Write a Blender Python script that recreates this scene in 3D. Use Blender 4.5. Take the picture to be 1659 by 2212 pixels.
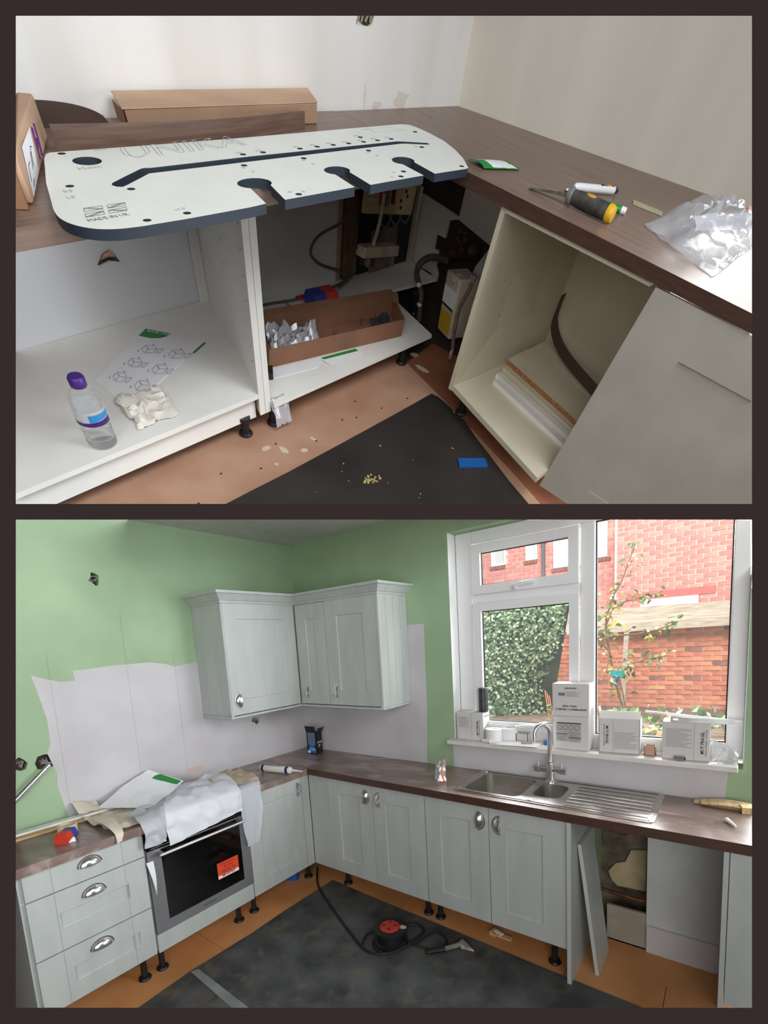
import bpy, bmesh, math, random
from mathutils import Vector, Matrix, noise
from mathutils.geometry import tessellate_polygon

random.seed(7)
S = bpy.context.scene
COL = S.collection
for o in list(bpy.data.objects):
    bpy.data.objects.remove(o)

# ------------------------------------------------------------------ camera, world, light
CAM = Vector((2.9173, -2.6571, 1.7794))
cd = bpy.data.cameras.new('camera'); cam = bpy.data.objects.new('camera', cd); COL.objects.link(cam)
cd.sensor_fit = 'HORIZONTAL'; cd.sensor_width = 36.0; cd.lens = 21.266
cd.shift_x = 0.0003; cd.shift_y = 0.24955; cd.clip_start = 0.02; cd.clip_end = 100
cam.matrix_world = Matrix((( .796163, -.034111,  .604120, CAM.x),
                           ( .602104,  .143602, -.785398, CAM.y),
                           (-.059962,  .989047,  .134869, CAM.z),
                           (0, 0, 0, 1)))
S.camera = cam
S.view_settings.view_transform = 'Standard'; S.view_settings.look = 'None'
S.view_settings.exposure = 0.0; S.view_settings.gamma = 1.0
S.view_settings.use_curve_mapping = False

W = bpy.data.worlds.new('surround'); S.world = W; W.use_nodes = True
W.node_tree.nodes['Background'].inputs[0].default_value = (.0356, .0252, .0242, 1)
W.node_tree.nodes['Background'].inputs[1].default_value = 1.0

# The scene holds two kitchens: the finished one (world axes) and, above and tilted towards the viewer, the same
# kitchen half built.  ROOM is the frame in which a room's numbers are written.
ROOM_B = Matrix.Identity(4)
ROOM_A = Matrix(((.73966, .256609, .622138, 1.162329), (.170296, .822995, -.541921, .384442),
                 (-.651078, .506784, .565037, 4.029803), (0, 0, 0, 1)))
ROOM = ROOM_B

def area(name, room, loc, to, sx, sy, power, col, spread=3.1416):
    l = bpy.data.lights.new(name, 'AREA'); l.shape = 'RECTANGLE'; l.size = sx; l.size_y = sy
    l.energy = power; l.color = col; l.spread = spread
    o = bpy.data.objects.new(name, l); COL.objects.link(o)
    a = room @ Vector(loc); b = room @ Vector(to)
    o.matrix_world = Matrix.Translation(a) @ (b - a).to_track_quat('-Z', 'Y').to_matrix().to_4x4()
    return o
# finished kitchen: overcast sky over the roofs beyond the yard, sky over the yard, an added side lamp brightening the left wall, and an added fill behind the viewer
area('sky_light', ROOM_B, (1.2, 5.7, 4.75), (1.2, 0, 4.6), 8.5, 1.5, 2300, (.96, .98, 1))
area('yard_light', ROOM_B, (1.8, 1.6, 5.6), (1.7, 5.2, 1.6), 6, 3, 780, (1, .98, .96))
area('side_fill', ROOM_B, (4.5, .42, 1.75), (.1, -1.4, 1.15), 1.6, 1.5, 30, (.95, .98, 1), 1.6)
area('room_fill', ROOM_B, (4.6, -4.0, 2.3), (.9, -.6, .9), 3.0, 2.4, 38, (.97, .99, 1))
# half built kitchen: daylight from the right, its lamp hung high to brighten the template, and an added fill behind the viewer
area('window_light', ROOM_A, (2.7, -1.5, 3.1), (.15, -1.95, .65), 1.7, 1.5, 33, (.95, .98, 1), 2.0)
area('rear_fill', ROOM_A, (2.6, -4.4, 2.6), (.5, -1.2, .6), 2.6, 2.0, 60, (1, .975, .94))

# ------------------------------------------------------------------ materials
def lin(c):
    c = [v / 255 for v in c]
    return tuple(v / 12.92 if v <= .04045 else ((v + .055) / 1.055) ** 2.4 for v in c) + (1,)
MATS = {}
def mat(name, rgb, rough=.6, metal=0., var=0., scale=8., bump=0., bscale=60., stretch=(1, 1, 1), trans=0., alpha=1.,
        rgb2=None, rgb3=None, scale3=1., lo3=.5, hi3=.7, spec=None, emit=0., detail=4., lo=.35, hi=.65, ior=None, coat=0.):
    """one procedural material: base colour with a noise towards rgb2, optional fine relief"""
    if name in MATS: return MATS[name]
    m = bpy.data.materials.new(name); m.use_nodes = True; N = m.node_tree; b = N.nodes['Principled BSDF']
    I = b.inputs
    I['Base Color'].default_value = lin(rgb); I['Roughness'].default_value = rough; I['Metallic'].default_value = metal
    if spec is not None: I['Specular IOR Level'].default_value = spec
    if trans: I['Transmission Weight'].default_value = trans
    if ior: I['IOR'].default_value = ior
    if coat: I['Coat Weight'].default_value = coat
    if alpha < 1: I['Alpha'].default_value = alpha
    if emit:
        I['Emission Color'].default_value = lin(rgb); I['Emission Strength'].default_value = emit
    if var or rgb2 or bump:
        tc = N.nodes.new('ShaderNodeTexCoord'); mp = N.nodes.new('ShaderNodeMapping'); mp.inputs['Scale'].default_value = stretch
        N.links.new(tc.outputs['Object'], mp.inputs['Vector'])
    if var or rgb2:
        nz = N.nodes.new('ShaderNodeTexNoise'); nz.inputs['Scale'].default_value = scale; nz.inputs['Detail'].default_value = detail
        N.links.new(mp.outputs[0], nz.inputs['Vector'])
        r = N.nodes.new('ShaderNodeValToRGB'); r.color_ramp.elements[0].position = lo; r.color_ramp.elements[1].position = hi
        c2 = rgb2 if rgb2 else tuple(max(0, min(255, v * (1 - var))) for v in rgb)
        c1 = rgb if rgb2 else tuple(max(0, min(255, v * (1 + var))) for v in rgb)
        r.color_ramp.elements[0].color = lin(c2); r.color_ramp.elements[1].color = lin(c1)
        N.links.new(nz.outputs['Fac'], r.inputs[0]); N.links.new(r.outputs[0], I['Base Color'])
        if rgb3:
            n3 = N.nodes.new('ShaderNodeTexNoise'); n3.inputs['Scale'].default_value = scale3; n3.inputs['Detail'].default_value = 8; n3.inputs['Distortion'].default_value = .8
            N.links.new(mp.outputs[0], n3.inputs['Vector']); r3 = N.nodes.new('ShaderNodeMapRange')
            r3.inputs[1].default_value = lo3; r3.inputs[2].default_value = hi3; N.links.new(n3.outputs['Fac'], r3.inputs[0])
            mx = N.nodes.new('ShaderNodeMix'); mx.data_type = 'RGBA'; N.links.new(r3.outputs[0], mx.inputs[0]); N.links.new(r.outputs[0], mx.inputs[6]); mx.inputs[7].default_value = lin(rgb3)
            N.links.new(mx.outputs[2], I['Base Color'])
    if bump:
        n2 = N.nodes.new('ShaderNodeTexNoise'); n2.inputs['Scale'].default_value = bscale; n2.inputs['Detail'].default_value = 3
        N.links.new(mp.outputs[0], n2.inputs['Vector'])
        bp = N.nodes.new('ShaderNodeBump'); bp.inputs['Strength'].default_value = bump; bp.inputs['Distance'].default_value = .01
        N.links.new(n2.outputs['Fac'], bp.inputs['Height']); N.links.new(bp.outputs[0], I['Normal'])
    MATS[name] = m
    return m

# ------------------------------------------------------------------ mesh builder
class G:
    def __init__(s): s.v = []; s.f = []; s.m = []
    def add(s, vs, fs, m=0):
        k = len(s.v); s.v += [Vector(v) for v in vs]; s.f += [tuple(i + k for i in f) for f in fs]; s.m += [m] * len(fs); return s
    def hexa(s, b, t, m=0):
        """four bottom corners (counter-clockwise from above) and four top corners"""
        return s.add(list(b) + list(t), [(3, 2, 1, 0), (4, 5, 6, 7), (0, 1, 5, 4), (1, 2, 6, 5), (2, 3, 7, 6), (3, 0, 4, 7)], m)
    def box(s, x0, x1, y0, y1, z0, z1, m=0):
        x0, x1 = min(x0, x1), max(x0, x1); y0, y1 = min(y0, y1), max(y0, y1); z0, z1 = min(z0, z1), max(z0, z1)
        q = [(x0, y0), (x1, y0), (x1, y1), (x0, y1)]
        return s.hexa([(*p, z0) for p in q], [(*p, z1) for p in q], m)
    def obox(s, o, ax, ay, az, m=0):
        """box from corner o along three edge vectors"""
        o, ax, ay, az = map(Vector, (o, ax, ay, az))
        if ax.cross(ay).dot(az) < 0: o, az = o + az, -az
        b = [o, o + ax, o + ax + ay, o + ay]
        return s.hexa(b, [p + az for p in b], m)
    def prism(s, poly, z0, z1, m=0, ms=None):
        return s.plate(poly, [], lambda u, v, w: (u, v, w), z0, z1, m, ms)
    def plate(s, outline, holes, f, w0, w1, m=0, ms=None, mb=None):
        """flat plate with holes: outline in (u, v), f(u, v, w) places it, w0..w1 its thickness"""
        ms = m if ms is None else ms; mb = m if mb is None else mb
        loops = [outline] + list(holes); flat = [p for l in loops for p in l]; n = len(flat)
        tri = tessellate_polygon([[Vector((p[0], p[1], 0)) for p in l] for l in loops])
        k = len(s.v); s.v += [Vector(f(p[0], p[1], w0)) for p in flat] + [Vector(f(p[0], p[1], w1)) for p in flat]
        for t in tri:
            a, b, c = (Vector((flat[i][0], flat[i][1])) for i in t)
            t = tuple(t) if (b - a).cross(c - a) > 0 else (t[0], t[2], t[1])
            s.f.append(tuple(k + n + i for i in t)); s.m.append(m)
            s.f.append(tuple(k + i for i in reversed(t))); s.m.append(mb)
        st = 0
        for l in loops:
            L = len(l)
            for i in range(L):
                a, b = st + i, st + (i + 1) % L
                s.f.append((k + a, k + b, k + n + b, k + n + a)); s.m.append(ms)
            st += L
        return s
    def tube(s, pts, r, n=8, m=0, cap=True):
        pts = [Vector(p) for p in pts]; R = r if isinstance(r, (list, tuple)) else [r] * len(pts); k = len(s.v); ref = None
        for i, p in enumerate(pts):
            d = (pts[min(i + 1, len(pts) - 1)] - pts[max(i - 1, 0)]).normalized()
            if ref is None: ref = d.orthogonal().normalized()
            ref = (ref - d * ref.dot(d)); ref = ref.normalized() if ref.length > 1e-6 else d.orthogonal().normalized()
            bi = d.cross(ref)
            for j in range(n):
                t = 2 * math.pi * j / n; s.v.append(p + (ref * math.cos(t) + bi * math.sin(t)) * R[i])
        for i in range(len(pts) - 1):
            for j in range(n):
                a, b = k + i * n + j, k + i * n + (j + 1) % n
                s.f.append((a, b, b + n, a + n)); s.m.append(m)
        if cap:
            s.f.append(tuple(k + j for j in reversed(range(n)))); s.m.append(m)
            e = k + (len(pts) - 1) * n; s.f.append(tuple(e + j for j in range(n))); s.m.append(m)
        return s
    def lathe(s, prof, o, ax=(0, 0, 1), n=20, m=0, cap=True):
        """profile of (radius, distance along the axis)"""
        ax = Vector(ax).normalized(); o = Vector(o); e1 = ax.orthogonal().normalized(); e2 = ax.cross(e1); k = len(s.v)
        for r, h in prof:
            for j in range(n):
                t = 2 * math.pi * j / n; s.v.append(o + ax * h + (e1 * math.cos(t) + e2 * math.sin(t)) * max(r, 1e-5))
        for i in range(len(prof) - 1):
            mm = m[i] if isinstance(m, (list, tuple)) else m
            for j in range(n):
                a, b = k + i * n + j, k + i * n + (j + 1) % n
                s.f.append((a, b, b + n, a + n)); s.m.append(mm)
        if cap:
            m0 = m[0] if isinstance(m, (list, tuple)) else m; m1 = m[-1] if isinstance(m, (list, tuple)) else m
            s.f.append(tuple(k + j for j in reversed(range(n)))); s.m.append(m0)
            e = k + (len(prof) - 1) * n; s.f.append(tuple(e + j for j in range(n))); s.m.append(m1)
        return s
    def sheet(s, f, nu, nv, th=.001, m=0):
        """thin solid sheet: f(u, v) over the unit square gives its middle"""
        P = [[Vector(f(i / nu, j / nv)) for j in range(nv + 1)] for i in range(nu + 1)]; k = len(s.v)
        up, dn = [], []
        for i in range(nu + 1):
            for j in range(nv + 1):
                a = P[min(i + 1, nu)][j] - P[max(i - 1, 0)][j]; b = P[i][min(j + 1, nv)] - P[i][max(j - 1, 0)]
                nn = a.cross(b); nn = nn.normalized() if nn.length > 1e-9 else Vector((0, 0, 1))
                up.append(P[i][j] + nn * th / 2); dn.append(P[i][j] - nn * th / 2)
        s.v += up + dn; q = len(up); w = nv + 1
        for i in range(nu):
            for j in range(nv):
                a = i * w + j; F = (a, a + w, a + w + 1, a + 1)
                s.f.append(tuple(k + x for x in F)); s.m.append(m)
                s.f.append(tuple(k + q + x for x in reversed(F))); s.m.append(m)
        rim = [i * w for i in range(nu + 1)] + [nu * w + j for j in range(1, nv + 1)] + [i * w + nv for i in range(nu - 1, -1, -1)] + [j for j in range(nv - 1, 0, -1)]
        for i in range(len(rim)):
            a, b = rim[i], rim[(i + 1) % len(rim)]
            s.f.append((k + b, k + a, k + q + a, k + q + b)); s.m.append(m)
        return s
    def ball(s, c, rx, ry=None, rz=None, nu=12, nv=8, m=0):
        ry = rx if ry is None else ry; rz = rx if rz is None else rz; c = Vector(c); k = len(s.v)
        for i in range(nv + 1):
            t = math.pi * i / nv
            for j in range(nu):
                p = 2 * math.pi * j / nu; s.v.append(c + Vector((rx * math.sin(t) * math.cos(p), ry * math.sin(t) * math.sin(p), rz * math.cos(t))))
        for i in range(nv):
            for j in range(nu):
                a, b = k + i * nu + j, k + i * nu + (j + 1) % nu
                s.f.append((a, a + nu, b + nu, b)); s.m.append(m)
        return s
    def xf(s, M): s.v = [M @ v for v in s.v]; return s

def frame(o, x, y):
    """matrix with origin o, x axis along x, y axis roughly along y"""
    x = Vector(x).normalized(); z = x.cross(Vector(y)).normalized(); y = z.cross(x)
    return Matrix(((x.x, y.x, z.x, o[0]), (x.y, y.y, z.y, o[1]), (x.z, y.z, z.z, o[2]), (0, 0, 0, 1)))

BASE = {}                       # origin of each thing, in its room's numbers
MADE = {'A': [], 'B': []}
def _tag(o, label, cat, group, kind):
    if label: o['label'] = label
    if cat: o['category'] = cat
    if group: o['group'] = group
    if kind: o['kind'] = kind
def _link(o, parent, base):
    COL.objects.link(o)
    MADE['A' if ROOM is ROOM_A else 'B'].append(o)
    if parent is None:
        BASE[o] = Vector(base); o.matrix_world = ROOM @ Matrix.Translation(base)
    else:
        BASE[o] = BASE[parent]; o.parent = parent
def thing(name, label, cat, base, group=None, kind=None):
    o = bpy.data.objects.new(name, None); o.empty_display_size = .05
    _link(o, None, base); _tag(o, label, cat, group, kind); return o
def put(g, name, mats, parent=None, label=None, cat=None, group=None, kind=None, bevel=0., smooth=True):
    if not isinstance(mats, (list, tuple)): mats = [mats]
    if parent is None:
        lo = [min(v[i] for v in g.v) for i in range(3)]; hi = [max(v[i] for v in g.v) for i in range(3)]
        base = Vector(((lo[0] + hi[0]) / 2, (lo[1] + hi[1]) / 2, lo[2]))
    else: base = BASE[parent]
    me = bpy.data.meshes.new(name); me.from_pydata([v - base for v in g.v], [], g.f)
    for m in mats: me.materials.append(m)
    me.polygons.foreach_set('material_index', g.m)
    if smooth:
        me.polygons.foreach_set('use_smooth', [True] * len(g.f)); me.set_sharp_from_angle(angle=.61)
    me.validate(); me.update()
    o = bpy.data.objects.new(name, me); _link(o, parent, base); _tag(o, label, cat, group, kind)
    if bevel:
        b = o.modifiers.new('edge', 'BEVEL'); b.width = bevel; b.segments = 2; b.limit_method = 'ANGLE'; b.angle_limit = .7
    return o
def copy_at(o, parent, loc, rot=None, scale=None):
    """another piece with the same mesh; loc in the numbers of the room"""
    c = o.copy(); COL.objects.link(c); MADE['A' if ROOM is ROOM_A else 'B'].append(c)
    c.parent = parent; c.location = Vector(loc) - BASE[parent]; BASE[c] = BASE[parent]
    if rot is not None: c.rotation_euler = rot
    if scale is not None: c.scale = scale
    return c
def text(s, size, M, th=.0006, align='LEFT', line=False, bold=0., sx=1.):
    """lettering as a mesh: x of M is the reading direction, z of M points out of the surface"""
    c = bpy.data.curves.new('t', 'FONT'); c.body = s; c.size = size; c.resolution_u = 1; c.align_x = align
    if line: c.fill_mode = 'NONE'; c.bevel_depth = th; c.bevel_resolution = 0
    else: c.extrude = th / 2; c.offset = bold
    o = bpy.data.objects.new('t', c); COL.objects.link(o)
    dg = bpy.context.evaluated_depsgraph_get(); me = bpy.data.meshes.new_from_object(o.evaluated_get(dg))
    g = G(); g.add([M @ Vector((v.co.x * sx, v.co.y, v.co.z + th / 2)) for v in me.vertices], [tuple(p.vertices) for p in me.polygons])
    bpy.data.objects.remove(o); bpy.data.curves.remove(c); bpy.data.meshes.remove(me)
    return g
def join(*gs):
    r = G()
    for g in gs:
        k = len(r.v); r.v += g.v; r.f += [tuple(i + k for i in f) for f in g.f]; r.m += g.m
    return r
def ellipse(cx, cy, rx, ry, n=16, a=0.):
    return [(cx + rx * math.cos(t) * math.cos(a) - ry * math.sin(t) * math.sin(a), cy + rx * math.cos(t) * math.sin(a) + ry * math.sin(t) * math.cos(a))
            for t in (2 * math.pi * i / n for i in range(n))]
def rrect(x0, x1, y0, y1, r, n=5):
    o = []
    for cx, cy, a0 in ((x1 - r, y1 - r, 0), (x0 + r, y1 - r, 90), (x0 + r, y0 + r, 180), (x1 - r, y0 + r, 270)):
        for i in range(n + 1):
            a = math.radians(a0 + 90 * i / n); o.append((cx + r * math.cos(a), cy + r * math.sin(a)))
    return o
def nz(x, y, z=0., s=1.): return noise.noise(Vector((x * s, y * s, z * s)))
def curve_pts(pts, n=6):
    """Catmull-Rom through the points"""
    P = [Vector(p) for p in pts]; P = [P[0]] + P + [P[-1]]; o = []
    for i in range(1, len(P) - 2):
        a, b, c, d = P[i - 1:i + 3]
        for k in range(n):
            t = k / n
            o.append(.5 * ((2 * b) + (c - a) * t + (2 * a - 5 * b + 4 * c - d) * t * t + (3 * b - a - 3 * c + d) * t ** 3))
    return o + [P[-2]]
FX = lambda x: (lambda u, v, w: (x + w, u, v))          # plate facing +x: u = y, v = z
FY = lambda y: (lambda u, v, w: (u, y - w, v))          # plate facing -y: u = x, v = z
# ------------------------------------------------------------------ shared materials
GREEN = mat('green_paint', (157, 184, 148), .7, var=.03, scale=3, bump=.02)
GREEN_DK = GREEN
PLASTER = mat('bare_plaster', (206, 205, 209), .8, rgb2=(193, 190, 193), scale=2.2, bump=.03)
WHITEWALL = mat('white_wall', (222, 220, 214), .8, rgb2=(207, 203, 195), scale=1.6, bump=.02)
CEIL = mat('ceiling_paint', (205, 203, 200), .9, var=.02)
DARKHOLE = mat('hole_dark', (42, 38, 34), .9, rgb2=(75, 66, 56), scale=40)
DOORGREY = mat('grey_green_painted_wood', (190, 195, 192), .45, rgb2=(181, 187, 184), scale=5, stretch=(3, 3, .6), bump=.02, bscale=140)
CARC = mat('white_melamine', (236, 236, 232), .4, var=.015, scale=4)
CREAM = mat('cream_melamine', (216, 208, 186), .45, var=.015, scale=4)
CHIP = mat('chipboard', (190, 140, 96), .9, rgb2=(120, 78, 48), scale=130, bump=.2, bscale=120)
WOODX = mat('walnut_laminate_x', (140, 118, 106), .38, rgb2=(110, 90, 79), scale=5, stretch=(.5, 14, 14), detail=8, lo=.3, hi=.7)
WOODY = mat('walnut_laminate_y', (140, 118, 106), .38, rgb2=(110, 90, 79), scale=5, stretch=(14, .5, 14), detail=8, lo=.3, hi=.7)
WOODB = mat('dusty_walnut_laminate', (150, 131, 122), .28, rgb2=(118, 100, 92), scale=4.5, stretch=(1, 2.2, 2), detail=9, lo=.32, hi=.7, rgb3=(188, 172, 162), scale3=3.5, lo3=.52, hi3=.75)
EDGE = mat('walnut_edge', (84, 58, 48), .4, rgb2=(70, 48, 40), scale=6, stretch=(2, 2, 20))
HARD = mat('hardboard', (222, 160, 104), .6, rgb2=(200, 138, 84), scale=2.4, bump=.03)
MATB = mat('black_membrane', (94, 96, 97), .48, rgb2=(58, 60, 62), scale=5, detail=10, bump=.08, bscale=10, rgb3=(124, 112, 90), scale3=9, lo3=.52, hi3=.95)
CHROME = mat('chrome', (228, 228, 228), .22, metal=.9)
STEEL = mat('brushed_steel', (196, 192, 186), .3, metal=1., var=.06, scale=20, stretch=(1, 12, 12))
BLACKP = mat('black_plastic', (26, 26, 27), .45)
UPVC = mat('white_upvc', (240, 241, 242), .25)
GLASS = mat('window_glass', (255, 255, 255), .02, alpha=.06, spec=.3)
CARDB = mat('brown_cardboard', (196, 162, 136), .85, var=.04, scale=6)
WHITEC = mat('white_carton', (214, 212, 210), .7, var=.02, scale=5)
INK = mat('black_ink', (50, 50, 52), .8)
GREYINK = mat('grey_ink', (120, 120, 120), .8)
PAPER = mat('white_paper', (238, 239, 244), .8, var=.01)
GREENP = mat('green_print', (40, 140, 62), .6)
RED = mat('red_plastic', (190, 44, 40), .5)
FILM = mat('clear_film', (235, 238, 245), .15, alpha=.28, spec=.8)
COPPER = mat('old_copper', (110, 66, 46), .5, metal=.6, var=.2, scale=30)

# ------------------------------------------------------------------ finished kitchen: shell
ROOM = ROOM_B
def jag(cx, cy, rx, ry, n=14, k=.3, seed=0):
    r = random.Random(seed)
    return [(cx + rx * (1 + r.uniform(-k, k)) * math.cos(t), cy + ry * (1 + r.uniform(-k, k)) * math.sin(t)) for t in (2 * math.pi * i / n for i in range(n))]
holesL = [jag(-1.51, 2.235, .028, .035, 9, .35, 1), jag(-1.99, 1.262, .03, .036, 8, .15, 2), jag(-1.88, 1.25, .05, .045, 8, .12, 3), jag(-.507, 1.235, .032, .024, 9, .4, 4)]
wl = put(G().plate([(-2.9, -.02), (.0, -.02), (.0, 2.6), (-2.9, 2.6)], holesL, FX(0), -.03, 0), 'wall_left', GREEN, kind='structure',
         label='left kitchen wall painted pale green around a bare plaster patch', cat='wall')
put(G().box(-.16, -.03, -2.9, .2, -.02, 2.6), 'wall_core', DARKHOLE, wl)
# bare plaster where the paint stops (a skin on the wall)
skin = [(-1.815, .91), (-1.845, 1.10), (-1.838, 1.169), (-1.866, 1.294), (-1.845, 1.34), (-1.843, 1.471), (-1.869, 1.643), (-1.883, 1.715), (-1.82, 1.69),
        (-1.752, 1.668), (-1.684, 1.668), (-1.688, 1.723), (-1.6, 1.727), (-1.479, 1.737), (-1.257, 1.739), (-1.159, 1.722), (-1.1, 1.70), (-.943, 1.72), (-.62, 1.70), (.0, 1.70), (0, .91)]
put(G().plate(skin[::-1], [holesL[3]], FX(0), 0, .0012), 'plaster_patch', PLASTER, wl, label='bare whitish plaster patch with a stepped edge')
pk = mat('pink_undercoat', (204, 182, 174), .9)
put(G().plate(jag(-1.04, .985, .055, .022, 12, .3, 5), [], FX(.0012), 0, .001), 'paint_patch', pk, wl)
wr_ = random.Random(4)
for (y, z, n) in ((-1.51, 2.235, 3), (-1.99, 1.262, 3), (-1.88, 1.25, 6), (-.507, 1.235, 4)):
    g = G()
    for i in range(n):
        a = [(-.028, y + wr_.uniform(-.02, .02), z + wr_.uniform(-.02, .02)) for _ in range(2)]
        g.tube(curve_pts([a[0], (.006, y + wr_.uniform(-.03, .03), z + wr_.uniform(-.02, .02)), a[1]], 4), .003, 6)
    put(g, 'loose_wire', [mat('grey_cable', (168, 164, 156), .6)], wl)
line_ = mat('pencil', (158, 160, 156), .9)
for (y, z0, z1) in ((-1.80, 1.0, 1.82), (-1.40, .98, 2.05), (-1.10, .95, 1.8)):
    put(G().box(.0012, .0016, y - .0008, y + .0008, z0, z1), 'pencil_line', line_, wl)

OUT = [(-.02, -.03), (3.25, -.03), (3.25, 2.6), (-.02, 2.6)]
WIN = [(1.46, 1.08), (2.985, 1.08), (2.985, 2.44), (1.46, 2.44)]
GAP = [(2.335, .0), (2.60, .0), (2.60, .78), (2.335, .78)]
wr = put(G().plate(OUT, [WIN, GAP], FY(0), -.17, 0), 'wall_right', GREEN, kind='structure', label='right kitchen wall painted green around the window', cat='wall')
skr = [(0, .91), (1.23, .91), (1.23, .95), (1.25, 1.3), (1.255, 1.885), (1.118, 1.885), (1.0, 1.78), (.6, 1.72), (0, 1.70)]
put(G().plate(skr, [], FY(0), 0, .0012), 'plaster_patch', PLASTER, wr)
put(G().plate([(1.445, .91), (2.92, .91), (2.93, 1.078), (1.445, 1.078)], [], FY(0), 0, .0012), 'plaster_patch', PLASTER, wr)
put(G().plate([(2.60, .0), (2.99, .0), (2.99, .87), (2.60, .87)], [], FY(0), 0, .0015), 'plaster_patch', mat('grey_plaster', (196, 200, 198), .85, var=.04, scale=3), wr)
# open chase under the sink: render, patch and pipes
put(G().box(2.2, 2.75, .171, .19, -.03, .8), 'render_back', mat('old_render', (132, 122, 104), .95, rgb2=(70, 62, 52), scale=7, detail=8, bump=.3, bscale=20), wr)
put(G().plate([(2.38, .34), (2.42, .40), (2.47, .42), (2.50, .50), (2.585, .52), (2.585, .27), (2.43, .26), (2.40, .29)], [], FY(.165), 0, .02), 'render_patch', mat('yellow_render', (176, 160, 128), .95, var=.1, scale=8), wr)
put(G().tube(curve_pts([(2.605, .05, .72), (2.60, .05, .45), (2.598, .05, .30), (2.585, .05, .262), (2.5, .05, .262), (2.36, .05, .27)], 5), .011, 8), 'water_pipe', COPPER, wr)
put(G().tube(curve_pts([(2.36, .03, .66), (2.44, .03, .645), (2.49, .03, .645), (2.495, .03, .68), (2.495, .03, .74)], 5), .009, 8), 'water_pipe', COPPER, wr)
put(G().box(2.605, 2.92, -.002, -.016, 0, .155), 'baseboard', PLASTER, wr)
put(G().box(2.40, 2.60, .012, .03, 0, .205), 'lower_board', mat('pale_render', (168, 160, 146), .9, var=.06, scale=6), wr)

ce = put(G().box(-.02, 3.2, -2.9, .0, 2.6, 2.72), 'ceiling', CEIL, kind='structure', label='plain white ceiling of the finished kitchen', cat='ceiling')
fl = thing('floor', 'orange-brown hardboard floor of the finished kitchen', 'floor', (1.5, -1, -.02), kind='structure')
for (x0, x1, y0, y1) in ((-.02, 1.2, -1.3, .3), (-.02, 1.2, -2.9, -1.303), (1.203, 2.28, -1.3, .3), (1.203, 2.28, -2.9, -1.303), (2.283, 3.3, -.235, .3), (2.283, 2.72, -.6, -.238), (2.723, 3.3, -.6, -.238), (2.283, 3.3, -2.9, -.603)):
    put(G().box(x0, x1, y0, y1, -.02, 0), 'floor_board', HARD, fl)
put(G().box(-.02, 3.3, -2.9, .3, -.05, -.021), 'subfloor', DARKHOLE, fl)

# window: outer frame, mullion, transom, two sashes and the fixed pane
w = thing('window_1', 'large white plastic-framed kitchen window above the sink', 'window', (2.2, .1, 1.106), kind='structure')
def bar(n, x0, x1, z0, z1, y0=.10, y1=.17, p=w): return put(G().box(x0, x1, y0, y1, z0, z1), n, UPVC, p, bevel=.006)
bar('frame_jamb', 1.46, 1.575, 1.106, 2.44); bar('frame_jamb', 2.915, 2.985, 1.106, 2.44)
bar('frame_head', 1.575, 2.915, 2.36, 2.44); bar('frame_foot', 1.575, 2.915, 1.106, 1.18)
bar('mullion', 2.235, 2.312, 1.18, 2.36); bar('transom', 1.575, 2.235, 1.985, 2.045)
bar('reveal_lining', 1.452, 1.462, 1.106, 2.44, .0, .10); bar('reveal_lining', 2.983, 2.995, 1.106, 2.44, .0, .10)
def sash(x0, x1, z0, z1, r, hx, hz):
    q = thing('sash', None, None, (0, 0, 0)); q.parent = w; q.matrix_world = Matrix.Identity(4); q.location = (0, 0, 0); BASE[q] = BASE[w]
    g = G().plate([(x0, z0), (x1, z0), (x1, z1), (x0, z1)], [[(x0 + r, z0 + r), (x1 - r, z0 + r), (x1 - r, z1 - r), (x0 + r, z1 - r)]], FY(.11), 0, .03)
    put(g, 'sash_frame', UPVC, q, bevel=.007)
    put(G().box(x0 + r, x1 - r, .112, .116, z0 + r, z1 - r), 'pane', GLASS, q)
    g = G(); gk = mat('black_gasket', (30, 30, 32), .6)
    for (a, b, c, d) in ((x0 + r, x1 - r, z0 + r, z0 + r + .005), (x0 + r, x1 - r, z1 - r - .005, z1 - r), (x0 + r, x0 + r + .005, z0 + r, z1 - r), (x1 - r - .005, x1 - r, z0 + r, z1 - r)):
        g.box(a, b, .104, .112, c, d)
    put(g, 'gasket', gk, q)
    put(G().ball((hx, .072, hz), .018, .012, .016).tube(curve_pts([(hx, .062, hz), (hx + .05, .055, hz + .014), (hx + .13, .055, hz + .016)], 4), [.011] * 8 + [.007], 8), 'sash_handle', UPVC, q)
    return q
sash(1.585, 2.232, 2.042, 2.352, .055, 1.87, 2.062)
sash(1.585, 2.232, 1.172, 1.987, .052, 1.86, 1.195)
put(G().box(2.312, 2.915, .128, .133, 1.18, 2.36), 'pane', GLASS, w)
g = G()
for (a, b, c, d) in ((2.312, 2.915, 1.18, 1.186), (2.312, 2.318, 1.18, 2.36), (2.909, 2.915, 1.18, 2.36), (2.312, 2.915, 2.354, 2.36)): g.box(a, b, .118, .128, c, d)
put(g, 'gasket', mat('black_gasket', (30, 30, 32)), w)
sill = put(G().box(1.43, 2.965, -.062, .10, 1.078, 1.106), 'trim_1', mat('sill_white', (224, 220, 215), .5, var=.03, scale=6), kind='structure', label='white painted window board running under the window', cat='window sill', bevel=.004)

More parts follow.
